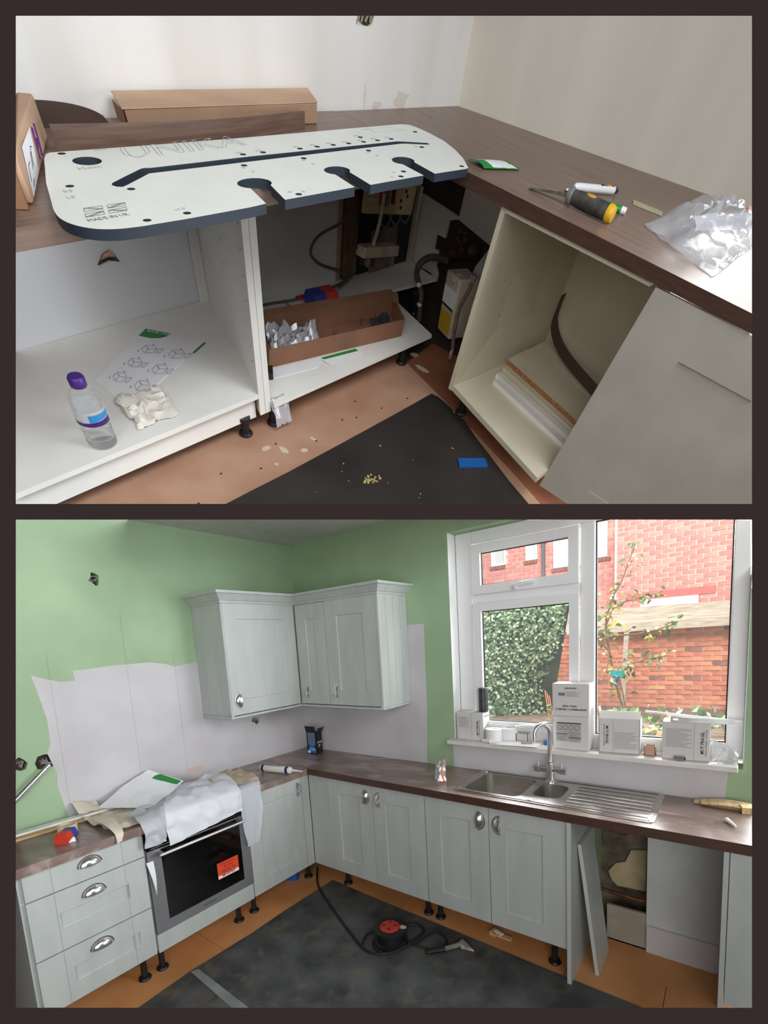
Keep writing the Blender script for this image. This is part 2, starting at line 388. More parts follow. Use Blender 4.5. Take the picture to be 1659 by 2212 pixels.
# ------------------------------------------------------------------ kitchen furniture
def cup(M, w=.098, h=.04, d=.026):
    """cup handle: x of M along the flat opening, y towards the curved rim, z out of the door"""
    g = G(); nu, nv = 14, 7
    vs = []
    for shell, k in ((0, 1.), (1, .88)):
        for i in range(nu + 1):
            a = math.pi * i / nu
            for j in range(nv + 1):
                b = math.pi / 2 * j / nv
                vs.append(M @ Vector((k * w / 2 * math.cos(a) * math.cos(b), k * h * math.sin(a) * math.cos(b), d * k * math.sin(b))))
    n1 = (nu + 1) * (nv + 1); fs = []
    for i in range(nu):
        for j in range(nv):
            a = i * (nv + 1) + j; fs.append((a, a + nv + 1, a + nv + 2, a + 1)); fs.append((n1 + a + 1, n1 + a + nv + 2, n1 + a + nv + 1, n1 + a))
    for i in (0, nu):
        for j in range(nv):
            a = i * (nv + 1) + j; fs.append((a, a + 1, n1 + a + 1, n1 + a) if i == 0 else (a + 1, a, n1 + a, n1 + a + 1))
    g.add(vs, fs)
    o = [(w / 2 * 1.12 * math.cos(math.pi * i / 16), h * 1.18 * math.sin(math.pi * i / 16)) for i in range(17)]
    g2 = G().plate(o, [], lambda u, v, q: (u, v, q), 0, .0025).xf(M)
    return join(g2, g)
def shaker(axis, pos, u0, u1, z0, z1, rec, th=.02, gd=.007):
    """door or drawer front with a recessed panel rec = (u0, u1, z0, z1); axis 'x' faces +x, 'y' faces -y"""
    f = FX(pos) if axis == 'x' else FY(pos)
    o = [(u0, z0), (u1, z0), (u1, z1), (u0, z1)]
    if not rec: return G().plate(o, [], f, -th, 0)
    a, b, c, d = rec
    g = G().plate(o, [[(a, c), (b, c), (b, d), (a, d)]], f, -th, 0)
    i = gd
    g.add([f(a, c, 0), f(b, c, 0), f(b, d, 0), f(a, d, 0), f(a + .004, c + .004, -i), f(b - .004, c + .004, -i), f(b - .004, d - .004, -i), f(a + .004, d - .004, -i)],
          [(0, 1, 5, 4), (1, 2, 6, 5), (2, 3, 7, 6), (3, 0, 4, 7), (4, 5, 6, 7)])
    return g
def leg(x, y, parent, top=.18, r=.017):
    put(G().lathe([(.032, 0), (.034, .006), (.03, .014), (r, .02), (r * .9, top * .6), (r * 1.25, top * .62), (r * 1.25, top - .01), (.026, top - .008), (.026, top)], (x, y, 0), n=16), 'leg', BLACKP, parent)
HV = lambda x, y, z, out, up: frame((x, y, z), Vector(up).cross(Vector(out)), up)

# wall unit on the left wall
u = thing('wall_cabinet', 'grey-green wall cabinet with one door on the left wall', 'cabinet', (.16, -.63, 1.34))
put(G().box(.002, .318, -.915, -.328, 1.352, 2.09), 'body', DOORGREY, u)
sp = put(G().box(.002, .338, -.935, -.917, 1.347, 2.098), 'side_panel', DOORGREY, u)
for i in range(4): put(G().box(.004 + i * .0835, .004 + i * .0835 + .0815, -.939, -.9345, 1.36, 2.09), 'board', DOORGREY, sp)
put(G().box(.002, .345, -.945, -.328, 1.335, 1.35), 'light_rail', DOORGREY, u, bevel=.003)
d = put(shaker('x', .341, -.928, -.334, 1.358, 2.086, (-.833, -.432, 1.455, 1.985)), 'door', DOORGREY, u)
put(cup(HV(.342, -.862, 1.45, (1, 0, 0), (0, -1, 0))), 'handle', CHROME, d)
def cornice(path, u):
    P = [Vector(p) for p in path]; prof = [(0, 2.084), (.008, 2.086), (.010, 2.098), (.018, 2.10), (.05, 2.138), (.062, 2.142), (.062, 2.158), (.045, 2.158), (.0, 2.10)]
    N = []
    for i in range(len(P) - 1):
        e = (P[i + 1] - P[i]).normalized(); N.append(Vector((e.y, -e.x)))
    g = G(); n = len(prof); vs = []
    for i, p in enumerate(P):
        if i == 0 or i == len(P) - 1:
            m = N[0] if i == 0 else N[-1]
        else: m = (N[i - 1] + N[i]) / (1 + N[i - 1].dot(N[i]))
        if i == len(P) - 1 and (p - Vector((.341, -.326))).length < .01: m = Vector((1, -1))
        if i == 0 and (p - Vector((.341, -.326))).length < .01: m = Vector((1, -1))
        vs += [(p.x + m.x * a, p.y + m.y * a, z) for a, z in prof]
    fs = []
    for i in range(len(P) - 1):
        for j in range(n):
            a, b = i * n + j, i * n + (j + 1) % n
            fs.append((a, a + n, b + n, b))
    fs += [tuple(range(n)), tuple((len(P) - 1) * n + j for j in reversed(range(n)))]
    g.add(vs, fs); put(g, 'cornice', DOORGREY, u, smooth=False)
cornice([(.0, -.939), (.343, -.939), (.341, -.326)], u)

u = thing('wall_cabinet', 'grey-green two-door corner wall cabinet beside the window', 'cabinet', (.6, -.16, 1.34))
put(G().box(.002, 1.10, -.305, -.002, 1.352, 2.09), 'body', DOORGREY, u)
sp = put(G().box(1.101, 1.118, -.326, -.002, 1.347, 2.098), 'side_panel', DOORGREY, u)
for i in range(4): put(G().box(1.1175, 1.122, -.324 + i * .0805, -.324 + i * .0805 + .0785, 1.36, 2.09), 'board', DOORGREY, sp)
put(G().box(.345, 1.128, -.332, -.002, 1.335, 1.35), 'light_rail', DOORGREY, u, bevel=.003)
d = put(shaker('y', -.326, .347, .643, 1.358, 2.082, (.448, .542, 1.455, 1.977)), 'door', DOORGREY, u)
put(cup(HV(.43, -.327, 1.443, (0, -1, 0), (-1, 0, 0))), 'handle', CHROME, d)
d = put(shaker('y', -.326, .648, 1.098, 1.358, 2.086, (.755, .99, 1.455, 1.979)), 'door', DOORGREY, u)
put(cup(HV(.725, -.327, 1.448, (0, -1, 0), (-1, 0, 0))), 'handle', CHROME, d)
cornice([(.341, -.326), (1.12, -.326), (1.12, 0)], u)

# base units on the left run (fronts at x = .497)
XF, YF = .497, -.466
u = thing('drawer_unit', 'pale grey three-drawer base unit with cup handles at the left end', 'drawer unit', (.25, -1.92, 0))
put(G().box(.03, .476, -2.16, -1.66, .18, .862), 'body', CARC, u)
put(G().box(.02, .478, -2.185, -2.161, .0, .864), 'end_panel', DOORGREY, u)
for z0, z1, rec, hz in ((.737, .862, None, .812), (.449, .731, (-2.05, -1.748, .548, .627), .665), (.178, .443, (-2.028, -1.73, .267, .348), .385)):
    d = put(shaker('x', XF, -2.168, -1.655, z0, z1, rec), 'drawer_front', DOORGREY, u, bevel=.0015)
    put(cup(HV(XF + .001, -1.905, hz - .008, (1, 0, 0), (0, 0, 1))), 'cup_handle', CHROME, d)
    for y in (-2.062, -1.758):
        put(G().box(XF - .001, XF + .0006, y - .001, y + .001, z0 + .004, z1 - .004), 'stile_joint', mat('joint_line', (150, 156, 155), .7), d)
leg(.38, -1.69, u); leg(.12, -1.69, u)

u = thing('oven_housing', 'white oven housing panel on black legs', 'oven housing', (.25, -1.33, 0))
put(G().box(.03, .476, -1.648, -1.63, .18, .862).box(.03, .476, -1.03, -1.015, .18, .862).box(.03, .476, -1.63, -1.03, .18, .20), 'body', CARC, u)
put(G().box(.478, XF, -1.645, -1.018, .172, .275), 'bottom_panel', DOORGREY, u, bevel=.0015)
leg(.38, -1.59, u); leg(.375, -1.07, u)
OVG = mat('oven_glass', (10, 10, 12), .06, spec=.6, coat=.4); OVS = mat('oven_steel', (142, 142, 146), .38, metal=.45, var=.05, scale=12, stretch=(20, 1, 20))
u = thing('oven', 'built-in black glass oven with steel frame and bar handle', 'oven', (.25, -1.33, .28))
put(G().box(.06, .478, -1.62, -1.04, .285, .86), 'body', BLACKP, u)
put(G().plate([(-1.645, .28), (-1.018, .28), (-1.018, .752), (-1.645, .752)], [[(-1.572, .338), (-1.08, .338), (-1.08, .745), (-1.572, .745)]], FX(.48), 0, .024), 'door_frame', OVS, u, bevel=.0015)
put(G().box(.482, .503, -1.572, -1.08, .338, .752), 'door_glass', OVG, u)
put(G().box(.48, .50, -1.645, -1.018, .757, .86), 'control_panel', OVG, u)
h = put(G().tube([(.552, -1.60, .731), (.552, -1.075, .731)], .0095, 12), 'door_handle', CHROME, u)
for y in (-1.592, -1.10): put(G().box(.50, .556, y, y + .017, .723, .739), 'handle_post', OVS, h)
st = put(G().box(.503, .5036, -1.258, -1.112, .414, .516), 'warning_sticker', mat('orange_sticker', (226, 74, 34), .6), u)
put(G().box(.5036, .504, -1.256, -1.114, .418, .436), 'sticker_band', PAPER, st)
T = lambda s, y, z, sz, b=0.: put(text(s, sz, frame((.5042, y, z), (0, 1, 0), (0, 0, 1)), .0004, 'CENTER', bold=b), 'lettering', INK, st)
T('IMPORTANT', -1.185, .4245, .0165, .0006)
for y0, y1, z, hgt in ((-1.245, -1.13, .505, .003), (-1.235, -1.14, .497, .003), (-1.215, -1.20, .484, .010), (-1.195, -1.15, .486, .003), (-1.19, -1.15, .480, .003), (-1.225, -1.145, .468, .003), (-1.232, -1.20, .455, .008), (-1.19, -1.17, .456, .007), (-1.16, -1.132, .457, .007), (-1.21, -1.16, .443, .003)):
    put(G().box(.5036, .504, y0, y1, z - hgt / 2, z + hgt / 2), 'small_print', mat('dark_red_print', (150, 30, 20), .7), st)
put(G().box(.504, .5044, -1.372, -1.29, .303, .312), 'maker_print', mat('print_dim', (88, 88, 92), .6), u)

u = thing('base_cabinet', 'pale grey single-door base cabinet between oven and corner', 'cabinet', (.25, -.78, 0))
put(G().box(.03, .476, -1.008, -.545, .18, .862), 'body', CARC, u)
d = put(shaker('x', XF, -1.01, -.542, .176, .862, (-.918, -.634, .272, .765)), 'door', DOORGREY, u, bevel=.0015)
put(cup(HV(XF + .001, -.588, .775, (1, 0, 0), (0, 1, 0))), 'handle', CHROME, d)
put(G().box(.476, XF, -.539, -.47, .176, .862), 'corner_post', DOORGREY, u)
leg(.37, -.945, u); leg(.355, -.42, u)

# base units on the right run (fronts at y = -.466)
u = thing('base_cabinet', 'grey-green corner base cabinet with two doors left of the sink', 'cabinet', (1, -.23, 0))
put(G().box(.5, 1.485, -.445, -.03, .18, .862), 'body', CARC, u)
put(G().box(XF + .002, .682, YF + .02, YF, .176, .862), 'filler_panel', DOORGREY, u, bevel=.001)
d = put(shaker('y', YF, .684, 1.085, .176, .862, (.788, .975, .274, .762)), 'door', DOORGREY, u, bevel=.0015)
put(cup(HV(1.022, YF - .001, .772, (0, -1, 0), (1, 0, 0))), 'handle', CHROME, d)
d = put(shaker('y', YF, 1.089, 1.487, .176, .862, (1.188, 1.375, .272, .762)), 'door', DOORGREY, u, bevel=.0015)
put(cup(HV(1.15, YF - .001, .770, (0, -1, 0), (-1, 0, 0))), 'handle', CHROME, d)
leg(.69, -.33, u); leg(1.40, -.335, u)
u = thing('base_cabinet', 'grey-green sink base cabinet with two doors under the sink', 'cabinet', (1.9, -.23, 0))
put(G().box(1.495, 2.31, -.445, -.03, .18, .70).box(1.495, 1.51, -.445, -.03, .7, .862).box(2.295, 2.31, -.445, -.03, .7, .862), 'body', CARC, u)
d = put(shaker('y', YF, 1.493, 1.898, .176, .862, (1.594, 1.785, .270, .760)), 'door', DOORGREY, u, bevel=.0015)
put(cup(HV(1.835, YF - .001, .772, (0, -1, 0), (1, 0, 0))), 'handle', CHROME, d)
d = put(shaker('y', YF, 1.902, 2.311, .176, .862, (1.997, 2.192, .268, .760)), 'door', DOORGREY, u, bevel=.0015)
put(cup(HV(1.967, YF - .001, .768, (0, -1, 0), (-1, 0, 0))), 'handle', CHROME, d)
leg(1.49, -.335, u); leg(2.215, -.36, u)
put(G().box(2.314, 2.334, -.485, -.01, .0, .864), 'end_panel', DOORGREY, label='grey-green upright end panel beside the appliance gap', cat='panel', bevel=.001)
put(G().obox((2.416, -.345, .0), (.017, .004, .0), (.0, .24, .0), (-.079, -.03, .71)), 'loose_panel', DOORGREY, label='loose grey-green panel leaning against the end panel', cat='panel')
u = thing('base_cabinet', 'grey-green cabinet at the right edge of the appliance gap', 'cabinet', (3.05, -.23, 0))
put(G().box(2.925, 2.943, -.475, -.01, .0, .864), 'end_panel', DOORGREY, u)
put(G().box(2.945, 3.25, -.45, -.01, .17, .862), 'body', CARC, u)
put(shaker('y', YF, 2.947, 3.25, .176, .862, (3.04, 3.18, .27, .76)), 'door', DOORGREY, u)

# worktops
SINK = rrect(1.68, 2.66, -.425, -.035, .03)
put(G().plate([(.0, -.001), (.0, -.491), (.522, -.491), (3.24, -.491), (3.24, -.001)][::-1], [SINK], lambda a, b, c: (a, b, c), .865, .91, 0, 1, 1), 'worktop', [WOODB, EDGE],
    label='dusty dark walnut worktop along the window wall with the sink', cat='worktop')
put(G().box(.001, .522, -2.19, -.493, .865, .9095), 'worktop', WOODB, label='dark walnut worktop along the left wall over the oven', cat='worktop').data.materials.append(EDGE)

# sink
u = thing('sink', 'stainless steel one and a half bowl sink with ribbed drainer', 'sink', (2.17, -.23, .75))
B1 = rrect(1.712, 2.04, -.395, -.06, .045); B2 = rrect(2.085, 2.235, -.33, -.105, .05)
put(G().plate(rrect(1.668, 2.675, -.438, -.012, .03), [B1, B2], lambda a, b, c: (a, b, c), .9105, .915), 'rim', STEEL, u)
put(G().plate(rrect(1.680, 2.663, -.426, -.024, .025), [rrect(1.69, 2.653, -.416, -.034, .02)], lambda a, b, c: (a, b, c), .915, .9185), 'raised_edge', STEEL, u)
for nm, B0, dp in (('bowl', B1, .15), ('half_bowl', B2, .11)):
    cx = sum(p[0] for p in B0) / len(B0); cy = sum(p[1] for p in B0) / len(B0); L = [B0]
    g = G(); n = len(B0); lev = [(1., 0), (.985, -dp * .8), (.95, -dp * .95), (.88, -dp)]
    vs = [(cx + (p[0] - cx) * k, cy + (p[1] - cy) * k, .913 + h) for k, h in lev for p in B0]
    fs = [(i * n + (j + 1) % n, i * n + j, (i + 1) * n + j, (i + 1) * n + (j + 1) % n)[::-1] for i in range(3) for j in range(n)]
    fs = [f[::-1] for f in fs]
    fs.append(tuple(3 * n + j for j in range(n)))
    b = put(g.add(vs, fs), nm, STEEL, u)
    put(G().lathe([(.038, 0), (.038, .003), (.03, .004), (.028, .001), (.004, .001)], (cx, cy, .9135 - dp)), 'waste', CHROME, b)
for i in range(7):
    y = -.39 + i * .05
    put(G().tube([(2.275, y, .9125), (2.29, y, .9135), (2.63, y, .9135), (2.645, y, .9125)], .0055, 8), 'drainer_rib', STEEL, u)
put(G().lathe([(.02, 0), (.02, .004), (.018, .006)], (2.112, -.405, .915)), 'overflow_button', CHROME, u)
# tap
u = thing('mixer_tap', 'chrome mixer tap with swan-neck spout and two levers', 'tap', (2.107, -.06, .915))
tx, ty = 2.107, -.06
put(G().lathe([(.030, 0), (.030, .006), (.021, .012), (.020, .10), (.022, .104), (.022, .118), (.017, .124)], (tx, ty, .914), n=24), 'body', CHROME, u)
arc = [(tx, ty, 1.03), (tx, ty, 1.15), (tx - .001, ty, 1.20)] + [(tx - .042 * (1 - math.cos(a)) * .8, ty - .042 * (1 - math.cos(a)) * .7, 1.20 + .055 * math.sin(a)) for a in (math.pi * i / 12 for i in range(1, 13))]
arc += [(tx - .0655, ty - .06, 1.165)]
put(G().tube(arc, .0135, 14), 'spout', CHROME, u)
put(G().tube([(tx - .088, ty, .984), (tx + .088, ty, .984)], .015, 14), 'cross_bar', CHROME, u)
for sx in (-1, 1):
    q = put(G().lathe([(.017, 0), (.017, .03)], (tx + sx * .06, ty, .984), (sx, 0, 0)), 'tap_head', CHROME, u)
    put(G().tube([(tx + sx * .066, ty, .995), (tx + sx * .066, ty, 1.032)], .004, 8), 'lever', CHROME, q)
# ------------------------------------------------------------------ finished kitchen: floor things
ms = [(.56, -.363), (.553, -.8), (.564, -1.112), (.549, -1.515), (.569, -1.811), (.56, -2.4), (3.2, -2.4), (3.2, -.47), (2.612, -.453), (2.245, -.443), (1.9, -.425), (1.469, -.406), (.9, -.385)]
m = put(G().prism(ms, .0005, .004), 'floor_sheet', MATB, label='black rubbery protection sheet covering the finished kitchen floor', cat='floor sheet')
put(G().prism([(.556, -1.52), (.986, -1.545), (1.4, -1.57), (1.4, -1.52), (1.05, -1.497), (.575, -1.483)], .004, .0055), 'tape_strip', mat('grey_tape', (140, 146, 144), .5, var=.08), m, label='grey tape strip')
u = thing('cable_reel', 'black cable reel with round red top on the floor sheet', 'cable reel', (1.36, -.70, .004))
put(G().lathe([(.095, 0), (.10, .006), (.10, .014), (.085, .02), (.085, .07), (.10, .076), (.10, .088), (.085, .094)], (1.36, -.70, .004), n=28), 'drum', BLACKP, u)
top = put(G().lathe([(.058, 0), (.06, .006), (.052, .012), (.012, .013)], (1.36, -.705, .096), n=24), 'socket_disc', mat('reel_red', (204, 58, 48), .5, rgb2=(176, 40, 36), scale=20), u, label='red socket disc')
for k in range(4):
    a = k * math.pi / 2 + .5
    put(G().box(-.008, .008, -.004, .004, 0, .003).xf(Matrix.Translation((1.36 + .034 * math.cos(a), -.705 + .034 * math.sin(a), .108)) @ Matrix.Rotation(a, 4, 'Z')), 'socket_slot', BLACKP, top)
put(G().prism(jag(1.43, -.665, .022, .018, 9, .3, 8), .098, .1), 'paint_chip', pk, u)
CABLE = mat('black_cable', (30, 29, 28), .55)
pts = [(.33, -.30, .012), (.54, -.495, .012), (.822, -.646, .012), (1.108, -.782, .012), (1.285, -.851, .012), (1.389, -.827, .012), (1.454, -.735, .014), (1.487, -.636, .022), (1.484, -.527, .014), (1.413, -.494, .014), (1.36, -.55, .016), (1.40, -.62, .03)]
put(G().tube(curve_pts(pts, 7), .0065, 8), 'power_cable', CABLE, u)
pts = [(1.237, -.82, .012), (1.205, -.744, .012), (1.24, -.68, .012), (1.30, -.80, .012), (1.42, -.80, .012), (1.50, -.64, .012), (1.53, -.53, .012), (1.569, -.492, .012), (1.638, -.523, .012), (1.655, -.582, .012), (1.60, -.645, .012), (1.50, -.67, .02), (1.44, -.66, .03)]
put(G().tube(curve_pts(pts, 7), .006, 8), 'power_cable', CABLE, u)
u = thing('floor_nozzle', 'grey vacuum pipe with a worn flat nozzle on the floor sheet', 'vacuum nozzle', (1.7, -.6, .004))
put(G().tube([(1.60, -.695, .022), (1.625, -.66, .022), (1.675, -.61, .022)], [.012, .017, .017], 10), 'grip', BLACKP, u)
put(G().tube([(1.67, -.615, .022), (1.735, -.527, .022)], .013, 10), 'pipe', mat('worn_grey_plastic', (120, 118, 112), .6, var=.15, scale=25), u)
put(G().hexa([(1.722, -.53, .008), (1.745, -.545, .008), (1.815, -.525, .006), (1.715, -.47, .006)], [(1.722, -.53, .034), (1.745, -.545, .034), (1.815, -.525, .016), (1.715, -.47, .016)]), 'nozzle', mat('dusty_nozzle', (168, 162, 148), .8, var=.2, scale=20), u)
put(G().obox((.23, -.50, .001), (.075, .03, 0), (.02, -.05, 0), (0, 0, .06)), 'spacer_block', mat('blue_plastic', (38, 96, 170), .5), label='bright blue block on the floor under the single-door cabinet', cat='block')
u = thing('timber_scrap', 'splintered pale timber scraps under the sink cabinet', 'scrap', (1.87, -.32, 0))
SCR = mat('pale_offcut', (206, 178, 134), .8, var=.08, scale=12, stretch=(6, 1, 1))
put(G().obox((1.82, -.33, .001), (.04, -.012, .0), (.012, .05, 0), (.0, .0, .02)), 'piece', SCR, u)
put(G().obox((1.868, -.325, .001), (.085, .0, .0), (.0, .03, 0), (.0, .0, .008)), 'piece', SCR, u)
put(G().obox((1.845, -.318, .021), (.05, -.01, -.004), (.01, .02, 0), (.0, .0, .006)), 'piece', PAPER, u)

# ------------------------------------------------------------------ things on the worktop, from the left
put(G().tube([(.05, -2.09, 1.05), (.035, -1.875, 1.235)], .0125, 14), 'metal_pole', CHROME, label='shiny steel pole leaning on the left wall', cat='pole')
u = thing('trim_strip', 'white trim strip lying along the back of the left worktop', 'trim strip', (.09, -1.95, .91))
put(G().obox((.045, -2.2, .912), (.05, 0, 0), (.03, .62, 0), (0, 0, .02)), 'white_strip', UPVC, u)
put(G().obox((.10, -2.2, .911), (.045, 0, 0), (.02, .60, 0), (0, 0, .012)), 'wood_strip', SCR, u)
TAPE = mat('masking_tape', (226, 210, 172), .7)
put(G().lathe([(.044, 0), (.044, .048), (.034, .048), (.034, .0), (.044, 0)], (.265, -1.905, .911), n=28, cap=False), 'tape_roll', TAPE, label='roll of cream masking tape behind the red and blue box', cat='tape roll')
u = thing('screw_box', 'small red and blue hexagonal screw box beside the tape roll', 'screw box', (.375, -1.945, .91))
BLUEC = mat('blue_card', (44, 62, 158), .5); REDC = mat('red_card', (206, 58, 40), .5)
def hexbox(c, ax, L, r, h, parent, split=.5):
    ax = Vector((math.cos(ax), math.sin(ax), 0)); sd = Vector((-ax.y, ax.x, 0)); c = Vector(c)
    P = [(-r, 0), (r * .55, 0), (r, h * .4), (r * .6, h), (-r * .6, h), (-r, h * .55)]
    for nm, a, b, mm in (('blue_half', -L / 2, L * (split - .5), BLUEC), ('red_half', L * (split - .5), L / 2, REDC)):
        vs = [c + ax * t + sd * p[0] + Vector((0, 0, p[1])) for t in (a, b) for p in P]; n = len(P)
        put(G().add(vs, [tuple(range(n)), tuple(range(2 * n - 1, n - 1, -1))] + [(i, i + n, (i + 1) % n + n, (i + 1) % n) for i in range(n)]), nm, mm, parent, smooth=False)
hexbox((.375, -1.945, .9105), -2.5 + math.pi / 2 + .15, .085, .035, .055, u)
lb = put(G().obox((.402, -1.968, .9115), (.018, .045, 0), (.0005, 0, 0), (-.004, 0, .022)), 'label_print', PAPER, u)

# sheets of paper and film over the hob
def crumple(p, a, s, seed): return a * (nz(p[0] + seed, p[1], seed * 1.7, s) + .5 * nz(p[0], p[1] + seed, seed, s * 2.3))
FOAM = mat('white_foam_film', (232, 235, 242), .5, alpha=.86, var=.01)
CREAMF = mat('cream_film', (228, 220, 200), .5, alpha=.9, var=.03)
def rows(name, label, R, mm, amp=.012, seed=1, nu=26, nv=24, sc=9, cat='sheet'):
    """crumpled sheet through rows of (left, right) points, back to front"""
    R = [(Vector(a), Vector(b)) for a, b in R]; n = len(R) - 1
    A_ = curve_pts([r[0] for r in R], 8); B_ = curve_pts([r[1] for r in R], 8); m_ = len(A_) - 1
    def f(u, v):
        k = min(int(u * m_), m_ - 1); t = u * m_ - k; p = A_[k].lerp(A_[k + 1], t).lerp(B_[k].lerp(B_[k + 1], t), v)
        e = abs(crumple((p.x + p.z, p.y), amp, sc, seed)); w = max(0, min(1, (p.x - .50) / .03))
        q = p + Vector((e * w, .3 * e, e * (1 - w)))
        return (max(q.x, .012), q.y, max(q.z, .912) if q.x < .524 else q.z)
    return put(G().sheet(f, nu, nv, .0012), name, mm, label=label, cat=cat)
rows('protective_paper', 'cream protective paper crumpled under the instruction paper', [((.04, -1.78, .917), (.06, -.98, .917)), ((.25, -1.80, .917), (.27, -.96, .917)), ((.49, -1.79, .917), (.50, -1.00, .917))], CREAMF, .03, 31, 24, 40)
rows('protective_paper', 'brownish packing paper at the right end of the hob', [((.09, -1.12, .93), (.12, -.86, .93)), ((.28, -1.16, .965), (.32, -.86, .955)), ((.48, -1.12, .95), (.50, -.90, .935))], mat('brown_tissue', (206, 190, 166), .6, alpha=.92, var=.06, scale=6), .035, 44, 20, 18)
inst = rows('instruction_sheet', 'large white instruction paper with a green strip over the hob', [((.035, -1.37, 1.07), (.20, -1.24, .985)), ((.045, -1.52, 1.02), (.30, -1.38, .965)), ((.10, -1.70, .945), (.37, -1.53, .94))], PAPER, .008, 21, 20, 20)
rows('instruction_sheet', 'pale instruction paper half under the foam film', [((.15, -1.40, .955), (.25, -1.15, .975)), ((.36, -1.64, .935), (.44, -1.30, .955))], mat('bluish_paper', (222, 226, 240), .8), .012, 25, 16, 20)
rows('foam_sheet', 'white foam film draped over the oven front', [((.36, -1.44, .965), (.17, -1.00, .985)), ((.45, -1.50, .962), (.40, -1.03, .97)), ((.518, -1.545, .935), (.522, -1.065, .935)), ((.535, -1.548, .88), (.536, -1.063, .88)), ((.54, -1.537, .757), (.54, -1.075, .80))], FOAM, .022, 3, 34, 34)
rows('foam_sheet', 'thin film hanging over the cabinet right of the oven', [((.36, -1.02, .945), (.46, -.88, .935)), ((.50, -1.07, .93), (.51, -.90, .925)), ((.528, -1.08, .89), (.528, -.915, .86)), ((.53, -1.075, .76), (.53, -.915, .74)), ((.53, -1.055, .55), (.53, -.965, .55))], mat('thin_foam', (228, 232, 240), .4, alpha=.5), .014, 8, 28, 14)
rows('foam_sheet', 'crumpled film hanging at the left corner of the oven', [((.36, -1.66, .935), (.42, -1.48, .955)), ((.50, -1.665, .93), (.51, -1.53, .935)), ((.53, -1.66, .88), (.53, -1.55, .88)), ((.534, -1.664, .79), (.534, -1.55, .79))], mat('grey_film', (206, 208, 214), .35, alpha=.7), .03, 14, 24, 16)
rows('protective_paper', 'cream film curling up by the wall left of the hob', [((.02, -1.80, .985), (.02, -1.68, .96)), ((.10, -1.80, .93), (.12, -1.68, .925))], CREAMF, .03, 51, 10, 12)
rows('protective_paper', 'cream film strip drooping over the worktop edge above the drawers', [((.30, -1.80, .955), (.32, -1.73, .955)), ((.45, -1.80, .945), (.46, -1.74, .94)), ((.524, -1.79, .915), (.524, -1.75, .915)), ((.53, -1.79, .87), (.53, -1.765, .875))], CREAMF, .012, 61, 18, 8)
put(G().hexa([(.075, -1.335, 1.045), (.205, -1.26, .992), (.225, -1.30, .985), (.10, -1.385, 1.03)], [(.077, -1.335, 1.048), (.207, -1.26, .995), (.227, -1.30, .988), (.102, -1.385, 1.033)]), 'green_strip', GREENP, inst, label='green printed strip')
put(G().sheet(lambda u, v: (.506 + .014 * math.sin(u * 3) + .006 * v, -1.655 + .03 * u + .035 * v * (1 - u), .70 - .19 * u), 10, 4, .001), 'paper_tag', PAPER, label='white paper tag hanging beside the oven frame', cat='paper')
g = G()
for i in range(5): g.sheet(lambda u, v, i=i: (.51 + .012 * math.sin(3 * u + i), -2.10 + .022 * i + .03 * u, .893 - .03 * v + .012 * nz(u * 3, v * 3, i)), 5, 4, .0008)
put(g, 'film_scrap', FILM, label='torn clear film scrap stuck on the top drawer edge', cat='film')

u = thing('sealant_tube', 'white sealant cartridge lying on the corner of the worktop', 'sealant tube', (.40, -.655, .91))
a, b = Vector((.262, -.69, .936)), Vector((.515, -.64, .936)); ax = (b - a).normalized(); L = (b - a).length
put(G().lathe([(.024, 0), (.025, .004), (.025, L - .01), (.022, L)], a, ax, 20), 'cartridge', mat('cartridge_white', (228, 228, 222), .5), u)
for t in (.012, L - .035): put(G().lathe([(.0255, t), (.0255, t + .022)], a, ax, 20, cap=False), 'cap_band', mat('navy_band', (36, 44, 90), .5), u)
put(G().lathe([(.012, L), (.010, L + .02), (.004, L + .10)], a, ax, 12), 'spout', mat('spout_white', (236, 236, 230), .4), u)
pr_ = put(text('NO MORE GAPS', .018, frame(a + ax * .05 + Vector((.006, -.0085, .0245)), ax, (0, .8, .3)), .0006), 'lettering', GREYINK, u)

u = thing('adhesive_box', 'black and blue open adhesive carton in the worktop corner', 'carton', (.24, -.12, .91))
BK = mat('black_card', (24, 26, 30), .5); BL = mat('blue_print', (40, 120, 196), .5)
c0 = Vector((.185, -.165, .9105)); ex = Vector((.098, .012, 0)); ey = Vector((-.012, .075, 0)); H = Vector((0, 0, .17))
g = G(); t = .12
for o, p, q in ((c0, ex, ey * .03), (c0 + ey * .97, ex, ey * .03), (c0, ex * .03, ey), (c0 + ex * .97, ex * .03, ey)): g.obox(o, p, q, H)
g.obox(c0, ex, ey, (0, 0, .002)); put(g, 'carton_body', BK, u)
put(G().obox(c0 + H, ex, ey * .03, (-.004, -.012, .06)), 'flap', BK, u)
put(G().obox(c0 + ex + H, ex * .03, ey, (.03, .0, .045)), 'flap', BK, u)
fr = frame(c0 + Vector((0, 0, 0)), ex, (0, 0, 1)); nrm = Vector((ex.y, -ex.x, 0)).normalized()
def on(u_, v_, d=.0006): return c0 + ex * u_ + H * v_ + nrm * d
put(G().obox(on(.12, .42), ex * .76, nrm * .0006, H * .75), 'print_panel', mat('greyblue_print', (96, 116, 140), .6), u)
put(G().plate([(.5 + .40 * math.cos(k * math.pi / 12), .06 + .38 * math.sin(k * math.pi / 12)) for k in range(13)], [], lambda a_, b_, w_: on(a_, b_, w_), .0004, .0012), 'blue_disc', BL, u)
put(text('STICK', .022, frame(on(.28, .18, .0014), ex, (0, 0, 1)), .0006), 'lettering', PAPER, u)
e2 = ey.normalized(); n2 = Vector((e2.y, -e2.x, 0))
put(text('STICK', .024, frame(c0 + ex + ey * .1 + H * .5 + n2 * .001, e2, (0, 0, 1)), .0006), 'lettering', PAPER, u)
